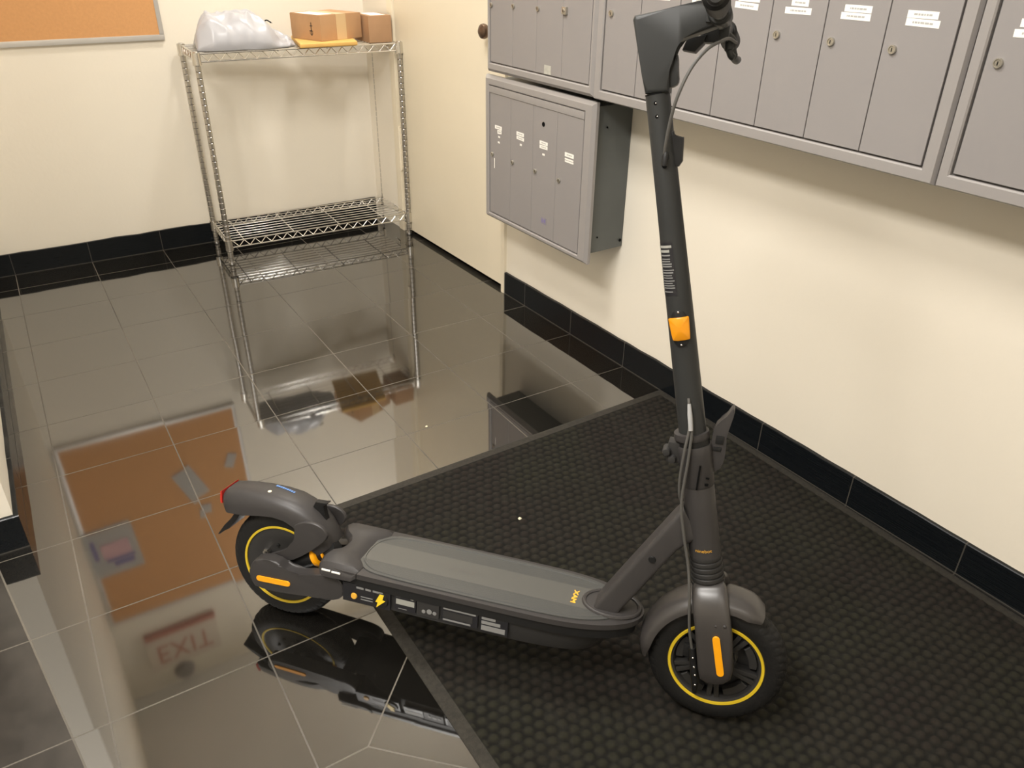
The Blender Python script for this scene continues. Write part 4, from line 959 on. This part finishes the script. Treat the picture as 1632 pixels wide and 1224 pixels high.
for s in (-1, 1):
    pts = smoothpoly([(0.058, 0.243), (0.070, 0.222), (0.060, 0.200), (0.038, 0.181), (0.010, 0.166), (-0.006, 0.158), (-0.004, 0.146), (0.028, 0.146), (0.070, 0.170), (0.102, 0.195), (0.122, 0.214), (0.141, 0.232), (0.134, 0.252), (0.110, 0.262), (0.080, 0.258)], 1)
    prism(bm, pts, min(s*0.036, s*0.0455), max(s*0.036, s*0.0455), bev=0.004, seg=3)
part('mudguard_stay', bm, m_gun, tg)
bm = bmesh.new(); pr = [(-0.1225, 0.252), (-0.1235, 0.262), (-0.1215, 0.279), (-0.1185, 0.281), (-0.1185, 0.252)]
prism(bm, pr, -0.031, 0.031, bev=0.0008, seg=1)
part('tail_light', bm, m_tail, tg)
bm = bmesh.new(); prism(bm, [(-0.085, 0.243), (-0.100, 0.217), (-0.118, 0.198), (-0.136, 0.172), (-0.1335, 0.170), (-0.120, 0.184), (-0.108, 0.190), (-0.094, 0.208), (-0.074, 0.238)], -0.028, 0.028, bev=0.001, seg=1); part('mud_flap', bm, m_plast, tg)
bm = bmesh.new(); prism(bm, [(0.086, 0.276), (0.092, 0.289), (0.112, 0.288), (0.121, 0.292), (0.120, 0.289), (0.109, 0.283), (0.113, 0.262), (0.121, 0.240), (0.108, 0.252)], -0.007, 0.007, bev=0.001, seg=1); part('latch_hook', bm, m_plast, tg)
bm = bmesh.new()
for k in range(9):
    a0 = -0.012+0.0055*k; box(bm, (a0, 0.010-0.0008*k, 0.2956-0.0002*k*k*0.25), (a0+0.0042, 0.015-0.0008*k, 0.2963-0.0002*k*k*0.25))
part('blue_fleck_row', bm, m_blue, tg)  # row of small blue flecks on top of the mudguard
bm = bmesh.new(); bmesh.ops.create_uvsphere(bm, u_segments=14, v_segments=8, radius=0.005, matrix=Matrix.Translation((-0.012, -0.013, 0.2935)) @ Matrix.Diagonal((1, 1, 0.5, 1))); part('pale_sticker_dot', bm, m_crumb, tg)

# rear swing arm, both sides
for s in (-1, 1):
    bm = bmesh.new(); pts = smoothpoly([(-0.026, 0.134), (-0.023, 0.152), (-0.010, 0.168), (0.018, 0.172), (0.044, 0.171), (0.054, 0.155), (0.082, 0.152), (0.118, 0.160), (0.158, 0.172), (0.182, 0.166), (0.195, 0.146), (0.190, 0.122), (0.163, 0.108), (0.124, 0.109), (0.056, 0.101), (-0.012, 0.096), (-0.026, 0.114)], 1)
    prism(bm, pts, min(s*0.050, s*0.078), max(s*0.050, s*0.078), bev=0.005, seg=3); sa_ = part('swing_arm', bm, m_gun)
    bm = bmesh.new(); A = Vector((-0.003, 0, 0.1235)); B = Vector((0.065, 0, 0.1265)); d = (B-A).normalized(); nrm = Vector((-d.z, 0, d.x)); q_ = []
    for k in range(11): a = PI*k/10; q_.append(A+0.0060*(math.cos(a)*nrm-math.sin(a)*d))
    for k in range(11): a = PI*k/10; q_.append(B+0.0060*(-math.cos(a)*nrm+math.sin(a)*d))
    prism(bm, [(p_.x, p_.z) for p_ in q_], min(s*0.0775, s*0.0800), max(s*0.0775, s*0.0800), bev=0.0006, seg=1); part('amber_arm_reflector', bm, m_orange, sa_)
bm = bmesh.new(); ax0 = Vector((0.046, -0.018, 0.138)); ax1 = Vector((0.150, -0.018, 0.196)); d = (ax1-ax0)
tube(bm, [ax0, ax0+d*0.5], 0.020, 24); tube(bm, [ax0+d*0.5, ax1], 0.015, 24)
sh = part('shock_absorber', bm, m_plast)
bm = bmesh.new(); tube(bm, [ax0+d*0.50, ax0+d*0.52, ax0+d*0.58, ax0+d*0.60], [0.021, 0.0245, 0.0245, 0.021], 28); tube(bm, [ax0+d*0.72, ax0+d*0.76], [0.019, 0.019], 28); part('shock_ring', bm, m_orange, sh)
bm = bmesh.new(); tube(bm, [(0.168, -0.046, 0.140), (0.168, 0.046, 0.140)], 0.016, 20); box(bm, (0.145, -0.045, 0.125), (0.20, 0.045, 0.165), 0.004); part('swing_arm_pivot', bm, m_plast)
bm = bmesh.new(); tube(bm, [(RW[0], -0.05, RW[1]), (RW[0], 0.05, RW[1])], 0.009, 16); part('axle', bm, m_plastg, rear)
bm = bmesh.new(); tube(bm, [(FW[0], -0.05, FW[1]), (FW[0], 0.05, FW[1])], 0.009, 16); part('axle', bm, m_plastg, fr)
# kick stand on the far side
def gz(s, h): return s*math.tan(LA)+h/math.cos(LA)
bm = bmesh.new(); tube(bm, [(0.31, 0.055, 0.135), (0.30, 0.085, 0.115), (0.27, 0.165, gz(0.165, 0.016))], [0.009, 0.008, 0.007], 14); box(bm, (0.29, 0.04, 0.112), (0.33, 0.075, 0.135), 0.004)
part('kickstand', bm, m_plast)
